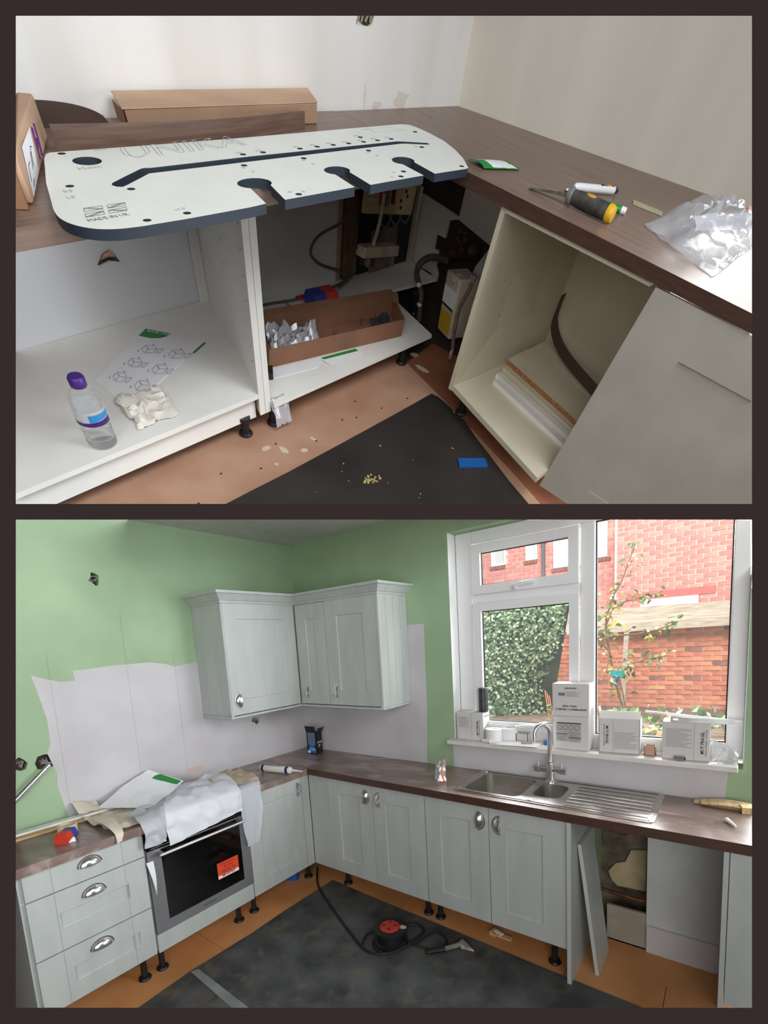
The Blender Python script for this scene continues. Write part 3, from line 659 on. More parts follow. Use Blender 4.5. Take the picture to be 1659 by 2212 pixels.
put(text('IT', .03, frame(c0 + ex + ey * .3 + H * .32 + n2 * .001, e2, (0, 0, 1)), .0006), 'lettering', PAPER, u)
put(G().obox(on(.06, .04, .0014), ex * .25, nrm * .0005, H * .12), 'logo_patch', PAPER, u)

u = thing('foil_packet', 'crumpled silver foil packet with an orange stripe standing near the sink', 'packet', (1.525, -.31, .91))
FOIL = mat('silver_foil', (214, 216, 222), .3, metal=.7, bump=.15, bscale=40)
def pk_(s): return lambda a_, b_: (1.492 + .062 * a_ * (1 - .12 * math.sin(3 * b_)) + .012 * nz(a_ * 3, b_ * 3, s) + .012 * b_ * b_, -.325 + .025 * a_ + s * .016 * math.sin(math.pi * a_) * (1.15 - b_) + .006 * nz(a_ * 4, b_ * 5, s + 2), .9115 + (.118 + .022 * a_) * b_)
put(G().sheet(pk_(-1), 10, 12, .001).sheet(pk_(1), 10, 12, .001), 'pouch', FOIL, u)
put(G().sheet(lambda a_, b_: Vector(pk_(-1)(.68 + .12 * a_ + .16 * (.5 - b_), b_)) + Vector((0, -.0025, 0)), 2, 12, .0006), 'orange_stripe', mat('orange_print', (236, 110, 36), .5), u)
put(G().obox((1.495, -.338, .92), (.022, .006, 0), (0, -.0008, 0), (0, 0, .03)), 'barcode_patch', mat('barcode_grey', (150, 150, 156), .6), u)
put(G().lathe([(.003, 0), (.006, .02), (.009, .06), (.011, .075), (.006, .082)], (2.962, -.335, .919), (-.42, .9, .0), 14), 'nozzle_cap', mat('cone_white', (236, 234, 228), .4), label='white plastic nozzle lying at the right of the worktop', cat='nozzle')
u = thing('timber_offcuts', 'curled pale wood strips lying against the wall right of the sink', 'offcuts', (2.97, -.05, .91))
put(G().sheet(lambda a_, b_: (2.80 + .30 * a_, -.03 - .05 * b_ - .03 * a_, .914 + .025 * math.sin(3 * a_) * (1 - b_)), 14, 3, .004), 'wood_strip', SCR, u)
put(G().sheet(lambda a_, b_: (2.83 + .30 * a_, -.06 - .05 * b_ - .03 * a_, .913 + .02 * math.sin(2.5 * a_ + .5)), 14, 3, .004), 'wood_strip', SCR, u)
put(G().obox((2.985, -.14, .911), (.09, .02, 0), (-.01, .05, 0), (0, 0, .03)), 'wood_block', SCR, u)

# ------------------------------------------------------------------ things on the window board
SZ = 1.1065
def tilebox(name, label, x0, y0, w, d, h, z=SZ, flaps=False, yaw=0.):
    """white tile carton: returns (thing, front frame at lower left corner)"""
    ex = Vector((math.cos(yaw), math.sin(yaw), 0)); ey = Vector((-ex.y, ex.x, 0)); c = Vector((x0, y0, z))
    u = thing(name, label, 'box', c + ex * w / 2 + ey * d / 2, 'white tile boxes on the window board')
    if not flaps: put(G().obox(c, ex * w, ey * d, (0, 0, h)), 'carton_body', WHITEC, u, bevel=.003)
    else:
        g = G(); t = .004
        for o, p, q in ((c, ex * w, ey * t), (c + ey * (d - t), ex * w, ey * t), (c, ex * t, ey * d), (c + ex * (w - t), ex * t, ey * d)): g.obox(o, p, q, (0, 0, h))
        g.obox(c, ex * w, ey * d, (0, 0, t)); put(g, 'carton_body', WHITEC, u)
        tp = c + Vector((0, 0, h)); pc = mat('inside_card', (214, 190, 172), .85)
        put(G().obox(tp, ex * w, ey * .003, ey * .045 + Vector((0, 0, .035))), 'flap', WHITEC, u)
        put(G().obox(tp + ex * (w - .004) + ey * .01, ex * .003, ey * d * .7, ex * .035 + Vector((0, 0, .07))), 'flap', pc, u)
        put(G().obox(tp + ey * d * .3, ex * .003, ey * d * .6, ex * -.012 + Vector((0, 0, .055))), 'flap', pc, u)
    return u, (lambda a_, b_: frame(c + ex * a_ + Vector((0, 0, b_)) - ey * .0004, ex, (0, 0, 1)))
def lines(F, u, x0, x1, z0, z1, n, lw=.0007, mm=None):
    g = G(); r = random.Random(int(x0 * 1000) + n)
    for i in range(n):
        z = z0 + (z1 - z0) * i / max(1, n - 1); e = x1 - (x1 - x0) * (r.random() * .4 if i % 3 else 0)
        g.box(x0, e, z - lw, z + lw, 0, .0006)
    put(g.xf(F(0, 0)), 'small_print', mm or GREYINK, u)
def fragil(F, u, x, z, size=.021, up=True):
    M = F(x, z) @ Matrix.Rotation(math.pi / 2 * (1 if up else -1), 4, 'Z')
    put(text('MUY FRAGIL', size, M, .0006, bold=.0004), 'lettering', INK, u)
    put(text('MATERIAL CERAMICO  MUY FRAGIL', size * .42, M @ Matrix.Translation((-.01, -size * .6, 0)), .0006), 'lettering', INK, u)
u, F = tilebox('tile_box', 'white tile box at the left end of the window board under the black roll', 1.478, .0, .19, .098, .182)
lines(F, u, .015, .095, .085, .15, 11); put(G().box(.108, .1088, 0, .182, 0, .0006).xf(F(0, 0)), 'seam', GREYINK, u); fragil(F, u, .155, .035, .017)
put(text('MADE IN SPAIN', .01, frame((1.6686, .02, 1.26), (0, 1, 0), (0, 0, 1)), .0005), 'lettering', GREYINK, u)
put(text('WALL TILES', .012, frame((1.6686, .015, 1.15), (0, 1, 0), (0, 0, 1)), .0005), 'lettering', GREYINK, u)
put(G().lathe([(.029, 0), (.029, .155), (.012, .155), (.012, .15)], (1.648, .055, SZ + .183), n=24), 'plastic_roll', mat('black_bag_roll', (30, 32, 36), .35, rgb2=(70, 74, 82), scale=25), label='black roll of bags standing on the left tile box', cat='roll')
u, F = tilebox('tile_box', 'lower white tile box of the stack behind the tap', 2.113, -.02, .196, .11, .192)
put(G().box(.02, .155, .05, .155, 0, .0005).xf(F(0, 0)), 'print_block', mat('print_grey', (182, 180, 178), .8), u)
put(G().box(.025, .155, .150, .156, 0, .0009).box(.02, .083, .088, .092, 0, .0009).box(.088, .152, .068, .072, 0, .0009).xf(F(0, 0)), 'print_bar', INK, u)
lines(F, u, .02, .08, .05, .08, 7); lines(F, u, .088, .152, .074, .105, 8); lines(F, u, .09, .15, .046, .062, 4)
for k in range(4): put(G().plate(ellipse(.04 + k * .031, .128, .013, .016, 10), [ellipse(.04 + k * .031, .128, .011, .014, 10)], lambda a_, b_, w_: (a_, b_, w_), 0, .0009).xf(F(0, 0)), 'print_drawing', INK, u)
u, F = tilebox('tile_box', 'upper white tile box of the stack, printed upside down', 2.112, -.022, .199, .112, .186, SZ + .193)
def upside(s, x, z, sz, mm=INK, b=.0004): put(text(s, sz, F(x, z) @ Matrix.Rotation(math.pi, 4, 'Z'), .0006, 'CENTER', bold=b), 'lettering', mm, u)
upside('REVESTIMIENTO CERAMICO', .10, .044, .0135); upside('WALL TILES', .095, .063, .0145); upside('MADE IN SPAIN', .10, .163, .009)
lines(F, u, .075, .15, .115, .14, 5); put(G().box(.035, .07, .118, .134, 0, .0006).xf(F(0, 0)), 'barcode_patch', GREYINK, u)
u, F = tilebox('tile_box', 'open white tile box with raised flaps right of the stack', 2.358, -.012, .197, .11, .19, flaps=True, yaw=.05)
fragil(F, u, .035, .15, .018, False); lines(F, u, .075, .19, .03, .115, 12); put(G().box(.07, .0708, 0, .19, 0, .0006).xf(F(0, 0)), 'seam', GREYINK, u)
u, F = tilebox('tile_box', 'white tile box at the right end of the window board under a metal strip', 2.656, -.018, .20, .11, .19, yaw=.03)
lines(F, u, .015, .125, .065, .155, 14); put(G().box(.135, .1358, 0, .19, 0, .0006).xf(F(0, 0)), 'seam', GREYINK, u); fragil(F, u, .175, .035, .02)
GALV = mat('galvanised_steel', (196, 198, 200), .35, metal=.8, var=.08, scale=15)
u = thing('metal_bracket', 'perforated galvanised strip lying on the right tile box', 'bracket', (2.80, .0, SZ + .19))
put(G().plate([(0, 0), (.255, 0), (.255, .024), (0, .024)], [ellipse(.022, .012, .012, .004, 10), ellipse(.23, .013, .004, .004, 8)], lambda a_, b_, w_: (2.69 + a_, -.015 - .02 * a_ + w_, SZ + .191 + b_), 0, .002), 'strip', GALV, u)
put(G().box(2.69, 2.945, -.018, .012, SZ + .1905, SZ + .1925), 'flange', GALV, u)
put(G().tube([(2.57, .06, SZ + .225), (2.975, .045, SZ + .195)], .006, 10), 'curtain_rod', UPVC, label='thin white rod resting behind the tile boxes', cat='rod')
u = thing('card_tray', 'small open brown cardboard box between the tile boxes', 'box', (2.60, .02, SZ))
g = G(); c0 = Vector((2.575, .005, SZ)); ex = Vector((.05, .0, 0)); ey = Vector((0, .05, 0))
for o, p, q in ((c0, ex, ey * .05), (c0 + ey * .95, ex, ey * .05), (c0, ex * .05, ey), (c0 + ex * .95, ex * .05, ey)): g.obox(o, p, q, (0, 0, .05))
put(g.obox(c0, ex, ey, (0, 0, .002)), 'carton_body', CARDB, u)
LOO = mat('tissue_white', (240, 240, 240), .9, bump=.05)
def loo(x, y, z, lab): put(G().lathe([(.02, 0), (.052, 0), (.052, .085), (.02, .085), (.02, 0)], (x, y, z), n=28, cap=False), 'paper_roll', LOO, label=lab, cat='toilet roll')
loo(1.735, .01, SZ, 'front white toilet roll on the window board'); loo(1.815, .07, SZ, 'toilet roll half hidden behind the front one')
u = thing('card_tray', 'small white open carton beside the toilet rolls', 'box', (1.90, .07, SZ))
g = G(); c0 = Vector((1.865, .05, SZ)); ex = Vector((.075, .0, 0)); ey = Vector((0, .045, 0))
for o, p, q in ((c0, ex, ey * .05), (c0 + ey * .95, ex, ey * .05), (c0, ex * .05, ey), (c0 + ex * .95, ex * .05, ey)): g.obox(o, p, q, (0, 0, .055))
put(g.obox(c0, ex, ey, (0, 0, .002)), 'carton_body', WHITEC, u)
put(G().tube([(1.675, -.03, SZ + .012), (1.735, -.045, SZ + .012)], .0115, 12), 'plastic_tube', UPVC, label='short white plastic tube in front of the left tile box', cat='tube')
put(G().obox((1.735, -.058, SZ), (.30, .012, 0), (-.006, .10, 0), (0, 0, .008)), 'paper_pad', PAPER, label='pad of white paper on the window board beside the toilet roll', cat='paper')
put(G().obox((1.79, -.095, SZ + .009), (.245, .02, 0), (-.008, .095, 0), (0, 0, .0012)), 'paper_sheet', PAPER, label='white paper sheet overhanging the window board', cat='paper')
put(G().obox((1.93, -.03, SZ + .0105), (.06, .02, 0), (-.01, .018, 0), (0, 0, .008)), 'folding_rule', mat('grey_rule', (150, 152, 158), .5), label='grey folding tool lying on the paper sheet', cat='tool')
put(G().lathe([(.017, 0), (.018, .004), (.018, .022), (.014, .026)], (2.055, .05, SZ), n=18), 'bottle_cap', mat('cap_blue', (40, 124, 196), .4), label='bright blue bottle cap on the window board', cat='cap')
u = thing('pipe_fitting', 'short metal pipe fitting in front of the right tile box', 'fitting', (2.74, -.04, SZ))
put(G().tube([(2.715, -.035, SZ + .013), (2.745, -.045, SZ + .013)], .009, 12).tube([(2.74, -.043, SZ + .013), (2.757, -.048, SZ + .013)], .0125, 12), 'fitting_body', GALV, u)
put(G().lathe([(.0095, 0), (.0095, .0008)], (2.7572, -.048, SZ + .013), (.96, -.28, 0)), 'fitting_bore', BLACKP, u)
put(G().sheet(lambda a_, b_: (2.862 + .10 * a_ + .015 * nz(a_ * 3, b_ * 4, 3), -.03 + .04 * math.sin(3 * a_) * (1 - b_) + .025 * nz(a_ * 4, b_ * 4, 6), SZ + .003 + .11 * b_ * (1 - .35 * a_) + .02 * abs(nz(a_ * 4, b_, 9))), 14, 12, .001), 'polythene_bag', mat('milky_polythene', (238, 240, 240), .35, alpha=.6), label='crumpled milky plastic bag at the right end of the window board', cat='plastic bag')

# ------------------------------------------------------------------ yard behind the window
GZ = .74
put(G().box(-2.7, 4.2, .25, 7.7, GZ - .12, GZ), 'ground', mat('yard_soil', (110, 82, 62), .95, rgb2=(72, 62, 44), scale=9, bump=.3, bscale=25), kind='structure', label='brown yard soil outside the window', cat='ground')
def brickmat(n, c, c2): return mat(n, c, .9, rgb2=c2, scale=14, bump=.15, bscale=60)
BR = [brickmat('brick_red', (214, 134, 108), (190, 106, 82)), brickmat('brick_orange', (224, 150, 118), (206, 124, 94)), brickmat('brick_dark', (170, 108, 92), (130, 88, 80)), brickmat('brick_pale', (228, 172, 136), (212, 148, 114))]
MORT = mat('lime_mortar', (214, 190, 170), .95, var=.05, scale=20)
def brick_mesh(w, d, h, mm):
    g = G().box(-w / 2, w / 2, -d / 2, d / 2, 0, h); return g
def brickwork(parent, x0, x1, y, z0, z1, pw, ph, mats, seed, skip=(), limit=300, name='brick', jt=.013):
    """courses of bricks proud of the mortar; past the limit the rest is one part"""
    r = random.Random(seed); prot = {}; cells = []; row = 0; z = z0
    while z + ph * .5 < z1:
        x = x0 - (pw / 2 if row % 2 else 0)
        while x < x1:
            a, b = max(x, x0), min(x + pw, x1)
            seg = [(a, b)]
            for (A_, B_, C_, D_) in skip:
                if C_ < z + ph / 2 < D_: seg = [t for p, q in seg for t in ((p, min(q, A_)), (max(p, B_), q)) if t[1] - t[0] > .001]
            cells += [(p, q, z) for p, q in seg if q - p > pw * .2]
            x += pw
        z += ph; row += 1
    rest = [G() for _ in mats]; n = 0
    cells.sort(key=lambda c: abs((c[0] + c[1]) / 2 - 2.2) + abs(c[2] - 2.0))
    for a, b, z in cells:
        k = min(len(mats) - 1, int(abs(r.gauss(0, 1.0)))); dy = r.uniform(-.004, .004); w = b - a - jt
        if n < limit:
            key = (k, round(w, 3))
            if key not in prot:
                o = put(brick_mesh(w, .05, ph - jt, mats[k]).xf(Matrix.Translation(BASE[parent])), name, mats[k], parent, smooth=False); prot[key] = o
                o.location = Vector(((a + b) / 2, y + dy, z + jt / 2)) - BASE[parent]
            else: copy_at(prot[key], parent, ((a + b) / 2, y + dy, z + jt / 2))
        else: rest[k].box(a + jt / 2, b - jt / 2, y - .025 + dy, y + .025 + dy, z + jt / 2, z + ph - jt / 2)
        n += 1
    for k, g in enumerate(rest):
        if g.v: put(g, 'brickwork', mats[k], parent, kind='stuff', smooth=False)
gw = thing('garden_wall', 'weathered red brick garden wall across the yard', 'garden wall', (1.8, 4.05, GZ))
put(G().box(.2, 3.6, 3.972, 4.15, GZ, 1.73), 'mortar_bed', MORT, gw)
brickwork(gw, .25, 3.25, 3.985, GZ, 1.73, .185, .0585, BR, 5)
GREYW = mat('weathered_timber', (196, 184, 168), .9, rgb2=(160, 146, 130), scale=6, stretch=(1, 14, 14), detail=6)
fr_ = thing('fence_rail', 'weathered grey timber rails topping the garden wall', 'fence', (2.3, 3.9, 1.72))
put(G().obox((1.2, 3.84, 1.715), (2.4, 0, .022), (0, .14, 0), (0, 0, .105)), 'rail_board', GREYW, fr_)
put(G().obox((1.0, 3.92, 1.86), (2.6, 0, -.025), (0, .05, 0), (0, 0, .17)), 'rail_board', GREYW, fr_)
put(G().obox((1.845, 3.60, GZ), (.05, 0, 0), (0, .04, 0), (.03, 0, 1.0)), 'wooden_stake', GREYW, label='upright weathered wooden stake behind the climbing plant', cat='stake')

HB = [brickmat('house_brick', (220, 148, 138), (206, 126, 118)), brickmat('house_brick_pale', (228, 164, 150), (214, 144, 132))]
HM = mat('house_mortar', (226, 206, 198), .95, var=.03)
WHT = mat('white_gloss', (240, 240, 240), .5)
hs = thing('brick_house', 'red brick house with white windows beyond the garden wall', 'house', (1, 6.6, 1.5))
put(G().box(1.29, 4.0, 6.405, 7.4, .62, 4.6).box(-2.6, 1.29, 6.905, 7.6, .62, 4.6), 'mortar_core', HM, hs)
hw = [(-1.25, -.93, 3.24, 3.60), (-.50, -.26, 3.25, 3.60), (.06, .58, 3.02, 3.65), (.86, 1.04, 3.10, 3.95)]
brickwork(hs, 1.29, 3.3, 6.42, 1.95, 3.85, .19, .0765, HB, 9, [(1.66, 2.48, 2.0, 2.23)], 300)
brickwork(hs, -1.7, 1.27, 6.92, 2.0, 4.0, .2, .08, HB, 11, hw, 0)
for a, b, c, d in hw:
    f = put(G().plate([(a, c), (b, c), (b, d), (a, d)], [[(a + .035, c + .035), (b - .035, c + .035), (b - .035, d - .035), (a + .035, d - .035)]], FY(6.9), 0, .05), 'house_window', WHT, hs)
    put(G().box(a + .03, b - .03, 6.895, 6.9, c + .03, d - .03), 'pane', mat('far_glass', (206, 212, 216), .1, spec=.6), f)
    g = G()
    n = int((b - a + .1) / .07)
    for i in range(n): g.box(a - .05 + i * .07 + .004, a - .05 + i * .07 + .066, 6.86, 6.91, c - .07, c - .004)
    put(g, 'window_ledge', BR[2], hs)
put(G().tube([(-.13, 6.82, 2.5), (-.13, 6.82, 4.2)], .035, 10).box(-.19, -.07, 6.78, 6.88, 3.56, 3.66), 'drainpipe', mat('grey_pipe', (96, 96, 104), .5), hs)
put(G().tube([(1.27, 6.38, 2.3), (1.27, 6.38, 4.2)], .018, 8), 'corner_pipe', WHT, hs)
put(G().box(1.66, 2.48, 6.36, 6.42, 2.075, 2.225), 'white_lintel', WHT, hs)
put(G().box(1.45, 2.70, 6.385, 6.42, 2.23, 2.35), 'painted_band', mat('red_paint', (206, 108, 104), .8), hs)
put(G().box(-1.7, -.6, 6.3, 6.8, 2.55, 2.80), 'lean_to_roof', mat('grey_felt', (168, 166, 162), .9, var=.1, scale=9), hs)

# plants
def leafmesh(L, Wd):
    return G().add([(0, 0, 0), (Wd, L * .35, .012), (Wd * .8, L * .7, .006), (0, L, -.01), (-Wd * .8, L * .7, .006), (-Wd, L * .35, .012), (0, L * .45, -.004)],
                   [(0, 1, 6), (1, 2, 6), (2, 3, 6), (3, 4, 6), (4, 5, 6), (5, 0, 6)])
LG = [mat('leaf_green', (112, 140, 82), .6, var=.1, scale=20), mat('leaf_pale', (168, 176, 116), .6, var=.1, scale=20), mat('leaf_yellow', (204, 188, 100), .6, var=.1, scale=20), mat('leaf_deep', (84, 116, 76), .55, var=.12, scale=20)]
def leaves(parent, spots, rnd, L=.075, mats=LG[:3]):
    pro = []
    for m_ in mats:
        o = put(leafmesh(L, L * .32).xf(Matrix.Translation(BASE[parent])), 'leaf', m_, parent); o.location = Vector(spots[len(pro)]) - BASE[parent]; o.rotation_euler = (rnd.uniform(-1, 1), rnd.uniform(-.6, .6), rnd.uniform(0, 6.28)); pro.append(o)
    for p in spots[len(mats):]:
        k = rnd.uniform(.6, 1.25)
        copy_at(rnd.choice(pro), parent, p, (rnd.uniform(-1.2, 1.2), rnd.uniform(-.8, .8), rnd.uniform(0, 6.28)), (k, k, k))
BARK = mat('twig_bark', (128, 104, 82), .9, var=.15, scale=30)
cp = thing('climbing_plant', 'tall straggly climbing shrub in front of the garden wall', 'shrub', (2.0, 2.6, GZ))
paths = [[(2.10, 2.6, GZ), (1.97, 2.6, 1.19), (1.91, 2.6, 1.507), (1.868, 2.6, 1.822), (1.94, 2.6, 2.1), (2.015, 2.6, 2.255), (2.136, 2.6, 2.60)],
         [(1.97, 2.6, 1.19), (2.08, 2.55, 1.377), (2.25, 2.55, 1.45), (2.46, 2.55, 1.489)], [(1.87, 2.6, 1.80), (1.96, 2.6, 2.0), (2.15, 2.6, 2.06), (2.37, 2.6, 2.10)],
         [(1.90, 2.6, 1.55), (1.80, 2.55, 1.68), (1.74, 2.55, 1.9), (1.72, 2.55, 2.30)], [(1.87, 2.6, 1.75), (2.05, 2.6, 1.70), (2.3, 2.6, 1.73), (2.5, 2.6, 1.79)], [(2.09, 2.62, GZ), (2.02, 2.62, 1.15), (1.96, 2.62, 1.3)]]
g = G(); spots = []; rp = random.Random(12)
for i, p in enumerate(paths):
    q = curve_pts(p, 8); put(G().tube(q, [.012 * (1 - .7 * k / len(q)) * (1 if i == 0 else .6) + .002 for k in range(len(q))], 6), 'stem', BARK, cp)
    for k in range(6 if i in (0, 3) else 3, len(q)):
        for _ in range(4 if i < 5 else 1): spots.append(tuple(q[k] + Vector((rp.uniform(-.09, .09), rp.uniform(-.08, .08), rp.uniform(-.07, .07)))))
rp.shuffle(spots); leaves(cp, spots[:230], rp, .07, [LG[0], LG[1], LG[2], LG[3]])
u = thing('plant_tie', 'turquoise and blue cloth tied around the climbing shrub', 'cloth tie', (1.99, 2.55, 1.28))
put(G().sheet(lambda a_, b_: (1.935 + .13 * a_, 2.53 + .04 * math.sin(6 * a_) - .03, 1.285 + .06 * b_ + .02 * nz(a_ * 3, b_ * 3, 1)), 10, 5, .004), 'turquoise_band', mat('turquoise_cloth', (40, 178, 160), .7), u)
put(G().sheet(lambda a_, b_: (1.95 + .06 * a_ + .015 * math.sin(7 * b_), 2.50 + .02 * math.sin(9 * a_), 1.295 - .095 * b_), 8, 8, .004), 'blue_end', mat('blue_cloth', (96, 156, 216), .7), u)
for i, (x, y, z, n, r, L, lab) in enumerate(((2.05, 2.35, .80, 26, .24, .10, 'low leafy plants at the foot of the climbing shrub'), (2.72, 2.6, .80, 34, .34, .11, 'broad-leaved ground plants by the right of the garden wall'), (1.42, 2.55, .82, 24, .16, .09, 'small bright green weed beside the hedge'), (2.45, 1.9, .80, 26, .28, .10, 'green weeds growing below the right window pane'))):
    u = thing('ground_plant', lab, 'plant', (x, y, GZ)); rq = random.Random(40 + i)
    sp_ = [(x + rq.gauss(0, r * .6), y + rq.gauss(0, r * .4), z + rq.uniform(-.05, .14)) for _ in range(n * 2)]
    put(G().tube([(x, y, GZ - .01), (x, y, z)], .006, 6), 'stem', BARK, u); leaves(u, sp_, rq, L, [LG[0], LG[3], LG[1]] + ([LG[2]] if i == 1 else []))
hd = thing('hedge', 'dense dark green ivy hedge on the left of the yard', 'hedge', (.75, 3.1, GZ))
HG = [mat('ivy_leaf', (122, 152, 114), .5, var=.15, scale=9), mat('ivy_leaf_pale', (178, 196, 160), .5, var=.1, scale=9), mat('ivy_leaf_deep', (76, 104, 76), .55, var=.1, scale=9)]
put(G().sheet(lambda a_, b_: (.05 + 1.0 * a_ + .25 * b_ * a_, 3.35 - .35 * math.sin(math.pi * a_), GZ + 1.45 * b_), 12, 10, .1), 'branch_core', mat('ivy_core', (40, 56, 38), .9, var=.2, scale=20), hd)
rh = random.Random(21); gl = [G(), G(), G()]
for i in range(7000):
    v = rh.random() ** .9; zz = GZ - .02 + 1.5 * v
    right = .98 + .06 * v if v < .35 else .98 + .55 * (v - .25)
    uu = rh.random(); x = -.05 + (right + .05) * uu + rh.gauss(0, .03); y = 3.22 - .38 * math.sin(math.pi * min(1, max(0, uu))) + rh.gauss(0, .05)
    if i % 5 == 0: y -= abs(rh.gauss(0, .06))
    n_ = Vector((rh.gauss(.1, .5), -1, rh.gauss(.5, .5))).normalized(); t_ = n_.orthogonal().normalized(); t_.rotate(Matrix.Rotation(rh.uniform(0, 6.28), 3, n_)); b_ = n_.cross(t_); L = rh.uniform(.03, .06); p = Vector((x, y, zz))
    k = rh.choices((0, 1, 2), (5, 3, 3))[0]
    gl[k].add([p, p + t_ * L * .5 + b_ * L * .38 + n_ * .004, p + t_ * L, p + t_ * L * .5 - b_ * L * .38 + n_ * .004], [(0, 1, 2, 3)])
for k in range(3): put(gl[k], 'foliage', HG[k], hd, kind='stuff')
put(G().plate(jag(1.05, .9, .16, .05, 12, .35, 3), [], lambda a_, b_, w_: (a_ + .35, 2.0 + w_, b_ - .105), 0, .06), 'white_debris', mat('debris_white', (232, 232, 230), .8), label='heap of white broken debris on the yard soil', cat='debris')
for i, (a_, b_, lab) in enumerate((((2.46, 1.2, GZ), (2.53, 1.25, .98), 'pale timber batten standing upright below the right pane'), ((2.44, 1.15, GZ + .01), (2.80, 1.3, .86), 'pale timber batten slanting up to the right'), ((2.42, 1.1, GZ + .0), (2.66, 1.0, GZ + .02), 'pale timber batten lying on the soil'))):
    d_ = (Vector(b_) - Vector(a_)); put(G().obox(a_, d_, d_.cross(Vector((.3, 1, 0))).normalized() * .035, Vector((0, .02, 0))), 'timber_batten', mat('new_timber', (226, 186, 140), .8, var=.06, scale=9), label=lab, cat='timber')
for i in range(3): put(G().tube([(1.18 + i * .025, 2.9, GZ), (1.10 + i * .025, 3.0, 1.06 - .03 * i)], .006, 6), 'garden_cane', mat('cane', (206, 132, 84), .7), label=['left', 'middle', 'right'][i] + ' one of three orange canes leaning by the hedge', cat='cane', group='canes by the hedge')
# ------------------------------------------------------------------ half built kitchen: shell
ROOM = ROOM_A
def wallbox(p, q, th, z0, z1):
    """upright wall slab from plan point p to q, its face on that line, thickness away from the room (to the left of p->q)"""
    p, q = Vector(p), Vector(q); d = (q - p).normalized(); n = Vector((-d.y, d.x)) * th
    b = [p, q, q + n, p + n]
    return G().hexa([(*v, z0) for v in b], [(*v, z1) for v in b])
C0 = (.11, -.202); DL = (Vector((.034, -1.045)) - Vector(C0)).normalized(); LEnd = Vector(C0) + DL * 3.0; REnd = Vector((.11, -.202)) + (Vector((1.549, .206)) - Vector((.11, -.202))).normalized() * 2.6
wa = put(wallbox(C0, LEnd, -.12, .872, 2.2), 'wall_left', mat('white_plaster_left', (226, 226, 224), .8, rgb2=(214, 211, 206), scale=1.4, stretch=(1, 2.5, .25), bump=.02), kind='structure', label='whitish plaster wall behind the left worktop of the unfinished kitchen', cat='wall')
wb = put(wallbox(C0, REnd, .12, .872, 2.2), 'wall_right', mat('white_plaster_right', (210, 205, 194), .8, rgb2=(200, 193, 182), scale=1.4, stretch=(2.5, 1, .25), bump=.02), kind='structure', label='cream plaster wall behind the right worktop of the unfinished kitchen', cat='wall')
# torn socket hole with wires, high on the left wall
nl = Vector((-DL.y, DL.x)); nl = nl if nl.x > 0 else -nl
def onwall(t, z, d=.001): v = Vector(C0) + DL * t + nl * d; return (v.x, v.y, z)
hp = [(.59, 1.18), (.595, 1.145), (.605, 1.128), (.63, 1.116), (.655, 1.118), (.675, 1.128), (.69, 1.145), (.70, 1.18)]
ho = put(G().plate(hp, [], lambda a_, b_, w_: onwall(a_, b_, w_), .0005, .002), 'socket_hole', DARKHOLE, wa)
g = G(); rr = random.Random(6)
for i in range(5):
    t = .61 + i * .018; g.tube(curve_pts([onwall(t, 1.18, .008), onwall(t + rr.uniform(-.01, .01), 1.15, .012), onwall(t + rr.uniform(-.01, .01), 1.125, .008)], 4), .004, 6)
put(g, 'loose_wire', mat('dusty_wire', (150, 138, 118), .7), wa)
put(G().plate([(.575, 1.18), (.592, 1.15), (.585, 1.18)], [], lambda a_, b_, w_: onwall(a_, b_, w_), .0005, .0015), 'torn_edge', CHIP, wa)
# stains along the worktop joint
for t, h, wd in ((.40, .05, .05), (.62, .07, .004), (.55, .02, .03)):
    put(G().plate(jag(t, .912 + h * .4, wd, h * .5, 10, .4, int(t * 100)), [], lambda a_, b_, w_: onwall(a_, b_, w_), .0004, .001), 'damp_stain', mat('damp_stain', (208, 200, 190), .9), wa)

# walls below the worktop stand further back
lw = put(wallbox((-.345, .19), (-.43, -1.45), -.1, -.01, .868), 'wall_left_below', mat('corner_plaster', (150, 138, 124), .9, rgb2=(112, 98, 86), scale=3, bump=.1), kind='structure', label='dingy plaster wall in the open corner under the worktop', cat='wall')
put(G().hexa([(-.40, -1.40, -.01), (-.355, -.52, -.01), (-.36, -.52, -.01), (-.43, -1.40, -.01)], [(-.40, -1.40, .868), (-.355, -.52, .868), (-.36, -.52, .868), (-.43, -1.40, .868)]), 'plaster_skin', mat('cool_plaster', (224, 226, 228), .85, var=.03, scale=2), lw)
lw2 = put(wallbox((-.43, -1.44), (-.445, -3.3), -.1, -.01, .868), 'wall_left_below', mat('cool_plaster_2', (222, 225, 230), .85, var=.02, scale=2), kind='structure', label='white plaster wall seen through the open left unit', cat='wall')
hh = [(-.4295, -1.985, .409), (-.4295, -1.93, .418), (-.4295, -1.879, .406), (-.4295, -1.892, .424), (-.4295, -1.9, .440), (-.4295, -1.915, .449), (-.4295, -1.95, .440), (-.4295, -1.965, .425)]
put(G().plate([(p[1], p[2]) for p in hh], [], FX(-.432), .0, .005), 'socket_hole', DARKHOLE, lw2)
put(G().plate([(-1.965, .425), (-1.93, .431), (-1.893, .426), (-1.9, .440), (-1.915, .449), (-1.95, .440)], [], FX(-.43), .003, .006), 'exposed_brick', mat('pink_brick', (200, 156, 132), .9, var=.1, scale=30), lw2)
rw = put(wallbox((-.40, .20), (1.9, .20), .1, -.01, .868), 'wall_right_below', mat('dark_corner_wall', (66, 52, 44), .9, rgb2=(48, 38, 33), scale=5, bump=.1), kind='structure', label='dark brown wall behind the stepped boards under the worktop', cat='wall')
PB = mat('white_service_board', (206, 202, 192), .7, var=.03, scale=3)
